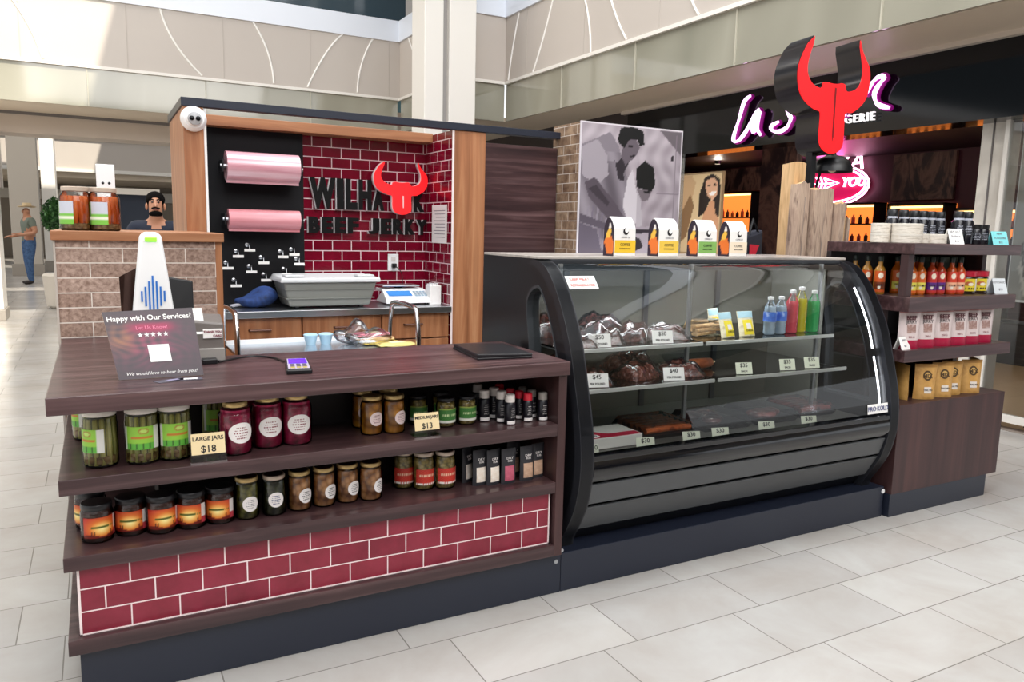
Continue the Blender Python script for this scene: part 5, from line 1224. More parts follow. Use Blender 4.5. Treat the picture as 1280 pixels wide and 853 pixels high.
def timber(x0, x1, y, d, h, m, lab, lean=(0, 0), seed=0, endm=None):
    r = random.Random(seed); t = E('timber_post', lab, 'post', ((x0 + x1) / 2, y, 0), 0, None); w = (x1 - x0) / 2; n = 9
    mb = MB(); poly = [(-w, -d), (-w * .3, -d * 1.04), (w * .4, -d), (w, -d * .92), (w * 1.02, 0), (w * .96, d), (0, d), (-w, d * .95), (-w * 1.03, 0)]; k = len(poly)
    for i in range(n + 1):
        z = h * i / n; s = 1 + r.uniform(-.03, .03)
        mb.v += [(a * s + lean[0] * z + r.uniform(-.003, .003), b * s + lean[1] * z, z + (r.uniform(-.012, .012) if i == n else 0)) for a, b in poly]
    for i in range(n):
        for j in range(k): mb.f.append((i * k + j, i * k + (j + 1) % k, (i + 1) * k + (j + 1) % k, (i + 1) * k + j))
    mb.f += [tuple(reversed(range(k))), tuple(n * k + j for j in range(k))]; mb.mi = [0] * (len(mb.f) - 1) + [1]
    o = mb.build('timber', [m, endm or M_pale], t, smooth=30)
    MB().tube([(-w * .2 + lean[0] * h * .3, -d * 1.05, h * .30), (-w * .1 + lean[0] * h * .6, -d * 1.05, h * .62), (w * .1 + lean[0] * h * .95, -d * 1.05 + .002, h * .95)], .002, 5).build('crack', M_groove, t)
    return t
timber(3.765, 3.862, 3.47, .05, 1.905, M_pale, 'tall pale timber post at the left of the group, leaning slightly right', (.012, 0), 1)
timber(3.745, 3.830, 3.37, .04, 1.785, M_old, 'grey weathered timber post left of the widest one', (.0, 0), 2)
timber(3.855, 4.020, 3.35, .04, 1.752, M_old, 'widest grey knotty timber post in the middle of the group', (0, 0), 3)
timber(4.035, 4.09, 3.58, .04, 1.86, M_old, 'thin grey timber post behind the widest one', (0, 0), 4)
timber(4.032, 4.082, 3.30, .035, 1.672, M_old, 'short grey-brown timber post right of the widest one', (0, 0), 5)
timber(4.092, 4.16, 3.36, .035, 1.660, M_pale, 'short pale square timber post with a metal plate near its top', (0, 0), 6)
timber(4.185, 4.215, 3.36, .03, 1.58, M_old, 'narrow grey timber offcut at the right of the group', (0, 0), 7)
pl = [o for o in bpy.data.objects if o.get('label', '').startswith('short pale square')][0]
MB().box(-.030, .028, -.044, -.035, 1.625, 1.672).build('metal_plate', mat('mauve_metal', '6f5a68', .3, .6), pl)
bg = E('cloth_bag', 'dark cloth bag with a red patch beside the tall pale timber post', 'bag', (3.62, 3.60, 0))
MB().hexa([(-.08, -.05, 0), (.09, -.05, 0), (.09, .08, 0), (-.08, .08, 0), (-.07, -.04, 1.46), (.09, -.04, 1.50), (.09, .05, 1.50), (-.07, .05, 1.46)]).build('cloth', noisy('navy_cloth', ('14161f', '242838'), 8, .8), bg, bev=.02)
MB().prism([(-.035, 1.30), (.0, 1.315), (.04, 1.40), (-.04, 1.405)], .0, .004, frame((0, -.052, 0), (1, 0, 0), (0, 0, 1))).build('red_patch', mat('red_patch', 'b81830', .7), bg)
MB().tube([(-.03, -.03, 1.46), (0, -.03, 1.56), (.05, -.03, 1.48)], .008, 6).build('strap', M_black, bg, smooth=True)

# ------------------------------------------------------------ things on the counter
ZC = .962
rs = E('review_sign', 'dark leaning review sign asking customers to leave a rating', 'sign', (.155, 2.68, ZC))
BL, BR = Vector((-.112, -.028, .0)), Vector((.135, -.030, .0)); TL, TR = Vector((-.150, .042, .207)), Vector((.114, .040, .215))
nb = (BR - BL).cross(TL - BL).normalized(); tk = -nb * .014
mb = MB(); mb.hexa([tuple(p) for p in (BL, BR, BR + tk, BL + tk + Vector((0, 0, 0)), TL, TR, TR + tk, TL + tk)]); mb.v = [(x, y, max(z, .0005)) for x, y, z in mb.v]
mb.build('board', mat('cream_edge', 'd8c4a4', .6), rs)
def poster(u, v):
    c = np.tile(hx('4f464b'), (len(u), 1)); n = .5 + .5 * np.sin(u * 23 + 4 * np.sin(v * 13) + 2) * np.sin(v * 31 + 5 * np.sin(u * 7))
    r = np.exp(-(((u - .42) / .42) ** 2 + ((v - .5) / .30) ** 2) * 1.1); c = c * (1 - .85 * (r * n)[:, None]) + hx('a84a6a') * (.85 * (r * n))[:, None]
    r2 = (np.exp(-((u - .14) / .16) ** 2 - ((v - .6) / .2) ** 2) * n * .8)[:, None]; c = c * (1 - r2) + hx('a87c54') * r2
    r3 = (np.exp(-((u - .50) / .26) ** 4 - ((v - .74) / .07) ** 4) * .85)[:, None]; c = c * (1 - r3) + hx('b03358') * r3; return c
fn_ = nb * .0006
paint('printed_face', 60, 44, lambda u, v: tuple((BL + fn_) * (1 - u) * (1 - v) + (BR + fn_) * u * (1 - v) + (TL + fn_) * (1 - u) * v + (TR + fn_) * u * v + Vector((0, 0, .001))), poster, M_print, rs)
def onb(u, v, e=.0012): return BL * (1 - u) * (1 - v) + BR * u * (1 - v) + TL * (1 - u) * v + TR * u * v + nb * e + Vector((0, 0, .001))
def btxt(body, size, u, v, m, **kw):
    mb = MB(); mb.text(body, size, frame(onb(u, v), onb(u + .1, v) - onb(u, v), onb(u, v + .1) - onb(u, v)), ext=.0003, **kw); mb.build('lettering', m, rs)
btxt('Happy with Our Services?', .0235, .50, .885, M_paper, off=.0004)
btxt('Let Us Know!', .0165, .50, .74, mat('pink_ink', 'e88aa8', .6))
btxt('We would love to hear from you!', .0150, .51, .075, M_paper, shear=.35)
def star(c, r): return [(c[0] + (r if k % 2 == 0 else r * .42) * math.sin(k * PI / 5), c[1] + (r if k % 2 == 0 else r * .42) * math.cos(k * PI / 5)) for k in range(10)]
for k in range(5): MB().prism(star((0, 0), .0085), 0, .0006, frame(onb(.355 + .072 * k, .635), onb(.5, .5) - onb(.4, .5), onb(.5, .6) - onb(.5, .5))).build('star', M_paper, rs)
MB().prism([(-.031, -.028), (.031, -.028), (.031, .028), (-.031, .028)], 0, .0006, frame(onb(.53, .36), onb(.5, .5) - onb(.4, .5), onb(.5, .6) - onb(.5, .5))).build('white_square', M_paper, rs)
MB().hexa([(-.02, .06, 0), (.03, .06, 0), (.03, .11, 0), (-.02, .11, 0), (-.02, .058, .12), (.03, .058, .12), (.03, .062, .12), (-.02, .062, .12)]).build('prop', M_black, rs)
for k, (x, y, rz, lab) in enumerate(((.185, 2.595, .45, 'dark card lying in front of the review sign, left of two'), (.235, 2.60, -.05, 'dark card with a pale corner in front of the review sign, right of two'))):
    o = E('business_card', lab, 'card', (x, y, ZC), rz); MB().box(-.045, .045, -.02, .02, 0, .0012).build('card', mat('slate_card', '55525c', .4), o); MB().box(-.01, .03, -.008, .01, .0012, .0016).build('lettering', M_paper if k else mat('violet_grey', '8d86a0', .5), o)
tw = E('card_reader_tower', 'tall white tapered device with a green top light and blue bar logo', 'device', (.168, 2.98, ZC))
def tw_w(z): return .088 - .0545 * z / .458
mb = MB(); P = []
for z in (0, .44, .458):
    w = tw_w(z) - (.008 if z > .45 else 0); P.append([(-w, -.028 + z * .03), (w, -.028 + z * .03), (w, .028), (-w, .028)])
mb.v = [(a, b, z) for z, r_ in zip((0, .44, .458), P) for a, b in r_]
for i in (0, 1):
    for k in range(4): mb.f.append((4 * i + k, 4 * i + (k + 1) % 4, 4 * i + 4 + (k + 1) % 4, 4 * i + 4 + k))
mb.f += [(3, 2, 1, 0), (8, 9, 10, 11)]; mb.mi = [0] * len(mb.f); mb.build('housing', M_white, tw, bev=.012)
MB().box(-.019, .019, -.0195, -.012, .424, .440).build('green_light', mat('green_light', '8ee03c', .4, emit='7ee030', estr=.8), tw, bev=.003)
hh = (.022, .040, .062, .085, .062, .040, .022)
for k in range(7):
    x = -.036 + .012 * k; M = frame((x, -.0295 + .235 * .03, .235), (1, 0, 0), (0, .03, 1)); MB().prism([(-.003, -hh[k] * .85), (.003, -hh[k] * .85), (.003, hh[k] * .85), (-.003, hh[k] * .85)], 0, .0012, M).build('blue_bar', mat('logo_blue', '2a72c8', .4), tw)
ms = E('terminal_screen', 'dark glossy tilted screen beside the white tapered device', 'screen', (.10, 3.02, ZC))
MB().hexa([(-.030, -.02, 0), (.03, .0, 0), (.03, .02, 0), (-.03, .0, 0), (-.035, .0, .30), (.03, .02, .335), (.03, .035, .335), (-.035, .015, .30)]).build('screen', mat('bronze_mirror', '4a3630', .12, .7), ms); MB().box(-.03, .03, -.02, .04, 0, .012).build('foot', M_black, ms)
cr = E('card_machine', 'small black card machine behind the white tapered device', 'device', (.265, 3.0, ZC))
MB().hexa([(-.035, -.03, .17), (.035, -.03, .15), (.035, 0, .15), (-.035, 0, .17), (-.045, -.01, .30), (.036, -.01, .285), (.036, .02, .285), (-.045, .02, .30)]).build('machine_body', M_black, cr, bev=.004); MB().tube([(0, .0, 0), (0, .0, .20)], .015, 10).build('stand', M_black, cr); MB().lathe([(.05, 0), (.05, .01), (0, .012)], 20).build('foot', M_black, cr)
pr = E('receipt_printer', 'boxy grey receipt printer with a paper slip and a small red and white sticker', 'printer', (.345, 2.985, ZC), -.05)
MB().hexa([(-.07, -.07, .01), (.05, -.07, .01), (.05, .05, .01), (-.07, .05, .01), (-.07, -.06, .15), (.05, -.06, .135), (.05, .05, .16), (-.07, .05, .165)]).build('printer_body', mat('warm_grey_plastic', '6d6662', .4), pr, bev=.006)
MB().hexa([(-.072, -.078, .0), (.052, -.078, .0), (.052, .052, 0), (-.072, .052, 0), (-.072, -.078, .05), (.052, -.078, .05), (.052, .052, .03), (-.072, .052, .03)]).build('paper_tray', mat('silver_grey_plastic', '9a9590', .4), pr, bev=.004)
MB().hexa([(-.06, -.066, .10), (-.01, -.066, .10), (-.01, -.064, .10), (-.06, -.064, .10), (-.065, -.03, .19), (-.02, -.03, .19), (-.02, -.028, .19), (-.065, -.028, .19)]).build('paper_slip', M_paper, pr)
o = MB().hexa([(-.02, -.0715, .085), (.045, -.0715, .085), (.045, -.0695, .085), (-.02, -.0695, .085), (-.02, -.0695, .118), (.045, -.0695, .118), (.045, -.0675, .118), (-.02, -.0675, .118)]).build('sticker', M_paper, pr)
mb = MB(); mb.text('THANK YOU', .0105, front(.012, -.0722, .108), off=.0004); mb.text('CARD', .011, front(.028, -.0728, .093), off=.0004); mb.build('lettering', mat('maroon_ink', '7a1834', .6), o)
dk = E('power_adapter', 'small black adapter block lying beside the receipt printer', 'adapter', (.335, 2.875, ZC)); MB().box(-.025, .025, -.02, .02, 0, .018).build('block', M_black, dk, bev=.003); MB().tube([(.025, 0, .009), (.045, .01, .004)], .003, 6).build('lead', M_black, dk)
tm = E('payment_terminal', 'handheld payment terminal with a violet screen on the counter', 'payment terminal', (.592, 2.64, ZC), -.16)
MB().hexa([(-.042, -.085, .0), (.042, -.085, .0), (.038, .085, 0), (-.038, .085, 0), (-.042, -.085, .016), (.042, -.085, .016), (.038, .085, .026), (-.038, .085, .026)]).build('terminal_body', M_black, tm, bev=.004)
def tz(y): return .0163 + (y + .085) / .17 * .010
MB().hexa([(-.036, -.07, tz(-.07)), (.036, -.07, tz(-.07)), (.033, .078, tz(.078)), (-.033, .078, tz(.078)), (-.036, -.07, tz(-.07) + .001), (.036, -.07, tz(-.07) + .001), (.033, .078, tz(.078) + .001), (-.033, .078, tz(.078) + .001)]).build('face_plate', mat('lilac_plate', 'b4aabc', .35), tm)
MB().hexa([(-.031, .0, tz(0) + .0012), (.031, .0, tz(0) + .0012), (.029, .072, tz(.072) + .0012), (-.029, .072, tz(.072) + .0012), (-.031, .0, tz(0) + .002), (.031, .0, tz(0) + .002), (.029, .072, tz(.072) + .002), (-.029, .072, tz(.072) + .002)]).build('screen', mat('violet_screen', '5a2ad0', .2, emit='5020c8', estr=.55), tm)
kc = mat('key_grey', '6c6474', .4)
for r0 in range(4):
    for c0 in range(3):
        x, y = -.020 + .020 * c0, -.014 - .015 * r0; MB().box(x - .007, x + .007, y - .005, y + .005, tz(y) + .0006, tz(y) + .0032).build('key', mat('key_gold', 'c8b45c', .4) if r0 == 3 else kc, tm)
cb_ = E('cable', 'thin black cable running from the adapter to the payment terminal', 'cable', (.45, 2.9, ZC))
MB().tube(smooth_path([(-.085, -.03, .004), (-.02, .03, .004), (.05, .06, .004), (.11, .0, .004), (.130, -.12, .006), (.143, -.168, .012)], 5), .0035, 6).build('lead', M_black, cb_, smooth=True)
fo = E('bill_folder', 'black leather bill folder lying closed on the counter', 'folder', (1.385, 2.735, ZC), -.10)
MB().box(-.115, .115, -.15, .15, .0, .009).build('back_cover', mat('black_leather', '1c1b1f', .38), fo, bev=.003); MB().hexa([(-.115, -.15, .009), (.115, -.15, .009), (.113, .15, .009), (-.113, .15, .009), (-.115, -.15, .024), (.115, -.15, .018), (.113, .15, .016), (-.113, .15, .022)]).build('front_cover', mat('black_leather', '1c1b1f', .38), fo, bev=.004)
MB().box(-.105, .108, -.146, .146, .0085, .0095).build('paper_edge', M_grey, fo)

# ------------------------------------------------------------ inside the booth
WZ = .957
wk = E('work_counter', 'back work counter with a steel top and three wooden drawer fronts', 'counter', (1.3, 4.85, 0))
bx('steel_top', M_steel, wk, .565, 2.032, 4.60, 5.05, .918, WZ)
bx('carcass', M_lwood, wk, .565, 2.03, 4.66, 5.05, .08, .918)
bx('plinth', M_base, wk, .565, 2.03, 4.70, 5.05, 0, .08)
hm = mat('bronze_handle', '5a4038', .35, .7)
for i, (x0, x1, hxx) in enumerate(((.575, 1.063, .823), (1.073, 1.56, 1.322), (1.57, 2.025, 1.775))):
    d_ = bx('drawer_front', M_lwood, wk, x0, x1, 4.635, 4.66, .755, .912)
    MB().tube([(hxx - .06 - 1.3, 4.635 - 4.85, .845), (hxx - .06 - 1.3, 4.615 - 4.85, .845), (hxx + .06 - 1.3, 4.615 - 4.85, .845), (hxx + .06 - 1.3, 4.635 - 4.85, .845)], .006, 8).build('handle', hm, d_, smooth=True)
    bx('cabinet_door', M_lwood, wk, x0, x1, 4.635, 4.66, .09, .745)
# paper rolls on the black board
M_roll = noisy('pink_paper', ('d87f88', 'e59aa2', 'f0b6bd'), 3, .35, sc=(.3, 6, 6))
M_pearl = noisy('pearl_pink_wrap', ('d08a98', 'e8b4be', 'f4d6da'), 3, .15, sc=(.3, 6, 6), coat=.6)
def roll(z, r, x0, x1, m, lab):
    t = E('paper_roll', lab, 'paper roll', ((x0 + x1) / 2, 4.93, z)); L = (x1 - x0) / 2
    M = frame((0, 0, 0), (0, 1, 0), (0, 0, 1)); MB().lathe([(.02, -L), (r, -L), (r, L), (.02, L)], 36, M).build('roll', m, t, smooth=True)
    MB().tube([(-L - .03, 0, 0), (L + .03, 0, 0)], .012, 10).build('core_rod', M_steel, t)
    for s in (-1, 1): MB().box(s * (L + .018) - .004, s * (L + .018) + .004, -.03, .118, -.035, .035).build('bracket', M_black, t)
    MB().box(-L, L, -r * .25, -r * .18, -r - .012, -r + .004).build('loose_edge', m, t)
roll(1.800, .088, .70, 1.125, M_pearl, 'large glossy pink wrapping roll on the black board, upper one')
roll(1.487, .060, .706, 1.128, M_roll, 'slimmer matte pink paper roll on the black board, lower one')
# product hooks with small white tags
for k, (x, z) in enumerate(((.762, 1.292), (.912, 1.253), (1.03, 1.290), (1.13, 1.245), (.70, 1.22), (.838, 1.197), (1.10, 1.305), (.925, 1.145), (.745, 1.112), (1.05, 1.18), (.83, 1.33))):
    t = E('wall_hook', 'small metal hook with a white tag on the black board', 'hook', (x, 5.048, z), 0, 'hooks with white tags on the black board')
    MB().tube([(0, 0, 0), (0, -.09, -.004), (0, -.098, .008)], .0035, 6).build('peg', M_steel, t); MB().lathe([(.012, 0), (.0, .004)], 12, frame((0, -.0, 0), (1, 0, 0), (0, 0, 1))).build('rose', M_steel, t)
    MB().box(-.032, .032, -.10, -.098, -.038, -.022).build('tag', M_paper, t); MB().tube([(0, -.094, -.002), (0, -.099, -.024)], .002, 5).build('tag_wire', M_steel, t)
# sign letters on the tile wall
ws = E('wall_sign', 'black cut-out lettering and red bull head on the red tile wall', 'sign', (1.6, 5.06, 1.4))
M_let = mat('black_letter', '070607', .6, spec=.2); M_ledge = mat('letter_edge', 'd8d4d4', .4)
def letter(ch, x, z, w, h, par=ws):
    g = textgeo(ch, 1.0, .0, off=.05); xs = [v.x for v in g[0]]; zs = [v.y for v in g[0]]; sx = w / (max(xs) - min(xs)); sy = h / (max(zs) - min(zs)); mx, mz = min(xs), min(zs)
    for nm, dy, m, gr, dxx in (('letter_edge', 5.062, M_ledge, 1.0, -.006), ('letter', 5.043, M_let, 1.0, 0)):
        g2 = textgeo(ch, 1.0, .009 / 1.0, off=.05)
        wbuild(MB().add([((v.x - mx) * sx, (v.y - mz) * sy, v.z) for v in g2[0]], g2[1], front(x + dxx, dy, z)), nm, m, ws)
for ch, x, w, z, h in (('W', 1.226, .165, 1.568, .20), ('I', 1.402, .042, 1.568, .20), ('L', 1.462, .075, 1.568, .20), ('H', 1.548, .085, 1.568, .20), ('A', 1.645, .075, 1.568, .145), ('K', 1.935, .075, 1.568, .135)): letter(ch, x, z, w, h)
x = 1.215
for ch in 'BEEF JERKY':
    if ch == ' ': x += .055; continue
    letter(ch, x, 1.412, .072, .105); x += .086
sb_ = [(xx * .69, zz * .505) for xx, zz in bul]
wbuild(MB().plate([sb_], .012, front(1.822 + .012, 5.022, 1.650)), 'bull_edge', M_ledge, ws)
wbuild(MB().plate([sb_], .008, front(1.822 + .018, 5.002, 1.650)), 'bull_head', M_bullred, ws)
wbuild(MB().plate([[(-.005, .02), (-.003, -.06), (.003, -.06), (.003, .02)]], .002, front(1.822 + .018, 4.993, 1.650)), 'bull_groove', M_ledge, ws)
for xx in (1.80, 1.88): wbuild(MB().tube([(xx, 5.01, 1.67), (xx, 5.088, 1.67)], .008, 8), 'standoff', M_steel, ws)
pn = E('paper_notice', 'white paper sheet taped to the side of the red tile recess', 'paper', (2.034, 4.83, 1.36))
wbuild(MB().box(2.0335, 2.0345, 4.70, 4.955, 1.362, 1.615), 'sheet', M_paper, pn); mb = MB()
for k in range(9): mb.box(2.0328, 2.0334, 4.73, 4.925 - .02 * (k % 3), 1.575 - .022 * k, 1.579 - .022 * k)
wbuild(mb, 'lettering', M_grey, pn)
ol = E('power_outlet', 'white wall socket with a black plug on the red tile wall', 'outlet', (1.80, 5.085, 1.22))
MB().box(-.038, .038, -.006, 0, -.058, .058).build('plate', M_white, ol, bev=.002); MB().box(-.016, .016, -.008, -.006, .008, .04).build('socket', mat('off_white', 'd8d4d0', .5), ol); MB().box(-.014, .016, -.035, -.006, -.036, -.006).build('plug', M_black, ol, bev=.003); MB().tube(smooth_path([(.002, -.035, -.02), (.02, -.05, -.04), (.05, -.04, -.08), (.06, -.03, -.2), (.05, -.03, -.26)], 4), .003, 6).build('lead', M_black, ol)
# storage bin, scale, white box, cloth
tbn = E('storage_bin', 'grey plastic storage bin with a pale lid on the back counter', 'bin', (1.26, 4.83, WZ))
g1 = mat('bin_grey', '8f918b', .45)
MB().hexa([(-.25, -.13, .012), (.25, -.13, .012), (.25, .13, .012), (-.25, .13, .012), (-.29, -.16, .165), (.29, -.16, .165), (.29, .16, .165), (-.29, .16, .165)]).build('tub', g1, tbn, bev=.012)
for z in (.06, .115): MB().hexa([(-.268 - z * .1, -.147 - z * .08, z), (.268 + z * .1, -.147 - z * .08, z), (.268 + z * .1, .147, z), (-.268 - z * .1, .147, z), (-.268 - z * .1, -.147 - z * .08, z + .004), (.268 + z * .1, -.147 - z * .08, z + .004), (.268 + z * .1, .147, z + .004), (-.268 - z * .1, .147, z + .004)]).build('rib', g1, tbn)
MB().hexa([(-.31, -.18, .160), (.31, -.18, .160), (.31, .18, .160), (-.31, .18, .160), (-.305, -.175, .188), (.305, -.175, .188), (.29, .165, .198), (-.29, .165, .198)]).build('lid', mat('bin_lid', 'd8dadb', .4), tbn, bev=.008)
for s in (-1, 1): MB().box(s * .22 - .055, s * .22 + .055, -.15, -.06, .192, .204).build('lid_handle', mat('bin_lid', 'd8dadb', .4), tbn, bev=.004); MB().ball((s * .2, -.10, .008), .018, .012, .012).build('foot', M_black, tbn)
sc = E('weighing_scale', 'white counter scale with a steel pan and blue display', 'scale', (1.80, 4.87, WZ))
MB().hexa([(-.165, -.13, .012), (.165, -.13, .012), (.155, .12, .012), (-.155, .12, .012), (-.165, -.12, .04), (.165, -.12, .04), (.15, .0, .092), (-.15, .0, .092)]).build('housing', M_white, sc, bev=.004)
MB().box(-.15, .14, .0, .14, .08, .10).build('rear_body', M_white, sc, bev=.004)
MB().box(-.15, .11, -.01, .14, .112, .122).build('weighing_pan', M_steel, sc, bev=.004); MB().tube([(-.02, .06, .09), (-.02, .06, .114)], .03, 12).build('pan_support', M_black, sc)
def sl(u, v): return (-.15 + .30 * u, -.1205 + .118 * v, .0415 + .051 * v)
def slq(u0, u1, v0, v1, nm, m): MB().add([tuple(Vector(sl(u, v)) + Vector((0, -.001, .002))) for u, v in ((u0, v0), (u1, v0), (u1, v1), (u0, v1))], [(0, 1, 2, 3)]).build(nm, m, sc, fix=False)
slq(.06, .60, .30, .85, 'display', mat('scale_display', '3a78b8', .2, emit='3a80c8', estr=.4))
for r0 in range(3):
    for c0 in range(4): slq(.66 + .075 * c0, .72 + .075 * c0, .25 + .2 * r0, .40 + .2 * r0, 'key', mat('scale_key', '9ab0c0', .5))
for s in (-1, 1): MB().lathe([(.018, 0), (.018, .014)], 12, Matrix.Translation((s * .13, -.09, 0))).build('foot', M_black, sc)
wbx = E('paper_box', 'open white paper box beside the scale at the recess corner', 'box', (1.975, 4.78, WZ))
MB().box(-.04, .04, -.04, .04, 0, .125).build('carton', M_paper, wbx, bev=.002)
for k in range(4): MB().box(-.035 + .016 * k, -.024 + .016 * k, -.03, .03, .125, .135 + .006 * (k % 2)).build('paper_bag', M_white, wbx)
cl = E('blue_cloth', 'crumpled dark blue cloth on the back counter left of the bin', 'cloth', (.845, 4.86, WZ))
r = random.Random(3); mb = MB(); mb.ball((0, 0, .05), .115, .09, .055, 20, 12); mb.v = [(x * (1 + .18 * math.sin(9 * y + 20 * z)), y * (1 + .2 * math.sin(17 * x)), max(.0, z * (1 + .35 * math.sin(23 * x + 9 * y)))) for x, y, z in mb.v]; mb.build('cloth', noisy('navy_blue_cloth', ('12244c', '22407a', '0c1834'), 12, .8, bump=.3), cl, smooth=60, sub=1)
MB().tube([(-.16, -.03, .012), (-.10, -.02, .02), (-.04, 0, .04)], .009, 8).build('tie', mat('pale_cord', 'a8a8b0', .6), cl, smooth=True)
# steel cart with hoop handles behind the counter
ca = E('cart', 'steel trolley with two chrome hoop handles inside the booth', 'cart', (1.07, 4.15, 0))
bx('tray_top', mat('satin_steel', 'c2ccd6', .22, .8), ca, .60, 1.53, 3.92, 4.40, .785, .800)
mb = MB(); mb.box(.60, 1.53, 4.385, 4.40, .80, .825); wbuild(mb, 'tray_rim', M_white, ca); bx('tray_bottom', M_steel, ca, .62, 1.51, 3.94, 4.38, .25, .265)
for x in (.59, 1.54):
    wbuild(MB().tube(smooth_path([(x, 3.93, .12), (x, 3.93, .78), (x, 3.96, .97), (x, 4.02, 1.02), (x, 4.32, 1.02), (x, 4.38, .97), (x, 4.41, .78), (x, 4.41, .12)], 5), .014, 10), 'hoop_handle', M_chrome, ca, smooth=True)
    for y in (3.93, 4.41): wbuild(MB().lathe([(.045, -.014), (.05, 0), (.045, .014)], 18, frame((x, y, .052), (0, 1, 0), (0, 0, 1))), 'caster', M_black, ca, smooth=True); wbuild(MB().box(x - .018, x + .018, y - .02, y + .02, .05, .13), 'caster_fork', M_steel, ca)
for k, (x, y) in enumerate(((1.03, 4.27), (1.115, 4.27))):
    t = E('cup', ('left', 'right')[k] + ' one of two pale blue cups on the steel trolley', 'cup', (x, y, .80), 0, 'pale blue cups on the trolley')
    MB().lathe([(.026, 0), (.038, .05), (.040, .052), (.036, .052), (.025, .004), (0, .003)], 20, cap=False).build('cup_body', mat('ice_blue', 'b4d6e8', .3), t, smooth=True); MB().lathe([(.041, .050), (.041, .056), (.03, .062), (0, .063)], 20, cap=False).build('lid', mat('ice_blue', 'b4d6e8', .3), t, smooth=True)
for k, (x, y, a, b_, lab) in enumerate(((1.25, 4.22, .09, .05, 'crumpled clear plastic bag standing on the trolley'), (1.33, 4.15, .12, .03, 'flat clear plastic bag beside the yellow packs'))):
    t = E('plastic_bag', lab, 'bag', (x, y, .80)); mb = MB(); mb.ball((0, 0, b_ + .01), a, a * .7, b_ + .01, 14, 10); mb.v = [(x_ * (1 + .2 * math.sin(31 * z)), y_ * (1 + .25 * math.sin(40 * x_)), max(0, z * (1 + .3 * math.sin(37 * x_)))) for x_, y_, z in mb.v]; mb.build('bag', glass('milky_film', (.88, .9, .93), 3.0, .15), t, smooth=60)
    MB().ball((0, 0, .02), a * .5, a * .35, .018, 10, 6).build('paper_inside', M_paper, t, smooth=True)
for k, (x, y, z, rz, c, lab) in enumerate(((1.40, 4.16, .80, .1, 'eccf6a', 'pale yellow flat pack at the bottom of the pile on the trolley'), (1.38, 4.18, .822, -.15, 'efc890', 'peach flat pack in the middle of the pile on the trolley'), (1.36, 4.20, .844, .2, 'e88a98', 'pink flat pack topmost of the pile on the trolley'), (1.46, 4.06, .80, .05, 'f0e08c', 'pale yellow flat pack in front of the pile'))):
    t = E('snack_pack', lab, 'packet', (x, y, z), rz, 'flat packs on the trolley'); mb = MB(); mb.ball((0, 0, .011), .11, .075, .011, 16, 6); mb.v = [(max(-.1, min(.1, x_ * 1.1)), max(-.065, min(.065, y_ * 1.1)), z_) for x_, y_, z_ in mb.v]; mb.build('packet', mat('packet_' + c, c, .3), t, smooth=60); MB().box(-.118, -.098, -.06, .06, .009, .013).build('seal', mat('packet_' + c, c, .3), t); MB().box(-.04, .04, -.03, .03, .0215, .0225).build('label', mat('packet_label', 'f4e8c0', .5), t)
# wall camera on the left column
cm = E('security_camera', 'white dome camera on the front of the left wooden column', 'camera', (.497, 4.62, 2.016))
MB().lathe([(.066, 0), (.068, .01), (.064, .03), (.05, .05)], 32, front(0, 0, 0)).build('housing', M_white, cm, smooth=True)
MB().lathe([(.046, .045), (.040, .068), (.02, .08), (0, .083)], 28, front(0, 0, 0), cap=False).build('eyeball', M_white, cm, smooth=True)
MB().lathe([(.036, .0700), (.034, .078), (.030, .0805), (0, .0835)], 28, front(0, 0, -.004), cap=False).build('lens_ring', mat('lens_ring_grey', 'a8a8aa', .4), cm, smooth=True)
for s in (-1, 1): MB().lathe([(.013, .080), (.012, .0865), (0, .0875)], 16, front(s * .016, -.0, -.004), cap=False).build('lens', M_gloss, cm, smooth=True)
# on the half wall ledge
ZL = 1.412
M_carrot = noisy('carrot', ('d8581a', 'f07c28', 'c04a12'), 14, .35, sc=(1, 1, .2))
def carrotjar():
    t = E('carrot_jar', '', 'jar', (0, 0, 0)); R, H = .064, .185
    MB().lathe([(R * .86, 0), (R * .97, .004), (R, .014), (R, H * .76), (R * .9, H * .83), (.050, H * .88), (.050, H * .93)], 28).build('glass_body', M_jarglass, t, smooth=True)
    rr = random.Random(5)
    for k in range(16):
        a = 2 * PI * k / 16; x, y = .050 * math.cos(a), .050 * math.sin(a); MB().tube([(x, y, .012), (x * 1.02, y * 1.02, .07), (x * .9, y * .9, .146)], .0105, 8, radii=[.007, .0105, .010]).build('carrot_stick', M_carrot, t, smooth=True)
    MB().lathe([(.03, .006), (.038, .012), (.036, .14), (0, .142)], 16).build('brine', mat('carrot_brine', '8a3410', .3), t, smooth=True)
    MB().lathe([(.04, .004), (.060, .010), (.0605, .03), (.05, .034)], 24, cap=False).build('garlic_layer', vor('garlic', ('e0d2b0', 'b08d58', '5c4a24', 'b0a080'), 50), t, smooth=True)
    MB().lathe([(.052, H * .90), (.053, H * .905), (.053, H * .99), (.05, H)], 28).build('lid', M_lidpale, t, smooth=True)
    def fn(u, v):
        c = np.tile(hx('7ac04a'), (len(u), 1)); put(c, v > .45, 'c9ccd8'); put(c, u < .12, '5a8a3a'); put(c, (v < .34) & (v > .24), 'e8efd8'); return c
    wrap_print(t, 'label', R, .075, .048, .62, -.75, fn, 20, 16); return t
cj = carrotjar(); cj.location = (-.070, 3.84, ZL); cj['label'] = 'big jar of orange carrot sticks on the brick wall ledge, left of two'; cj['group'] = 'carrot jars on the ledge'
dup(cj, (.037, 3.84, ZL), .35, 'big jar of orange carrot sticks on the brick wall ledge, right of two', 'carrot jars on the ledge')
wp = E('socket_panel', 'upright white socket panel behind the carrot jars', 'panel', (.05, 4.05, ZL))
MB().box(-.036, .040, -.01, .01, 0, .300).build('panel', M_white, wp, bev=.003)
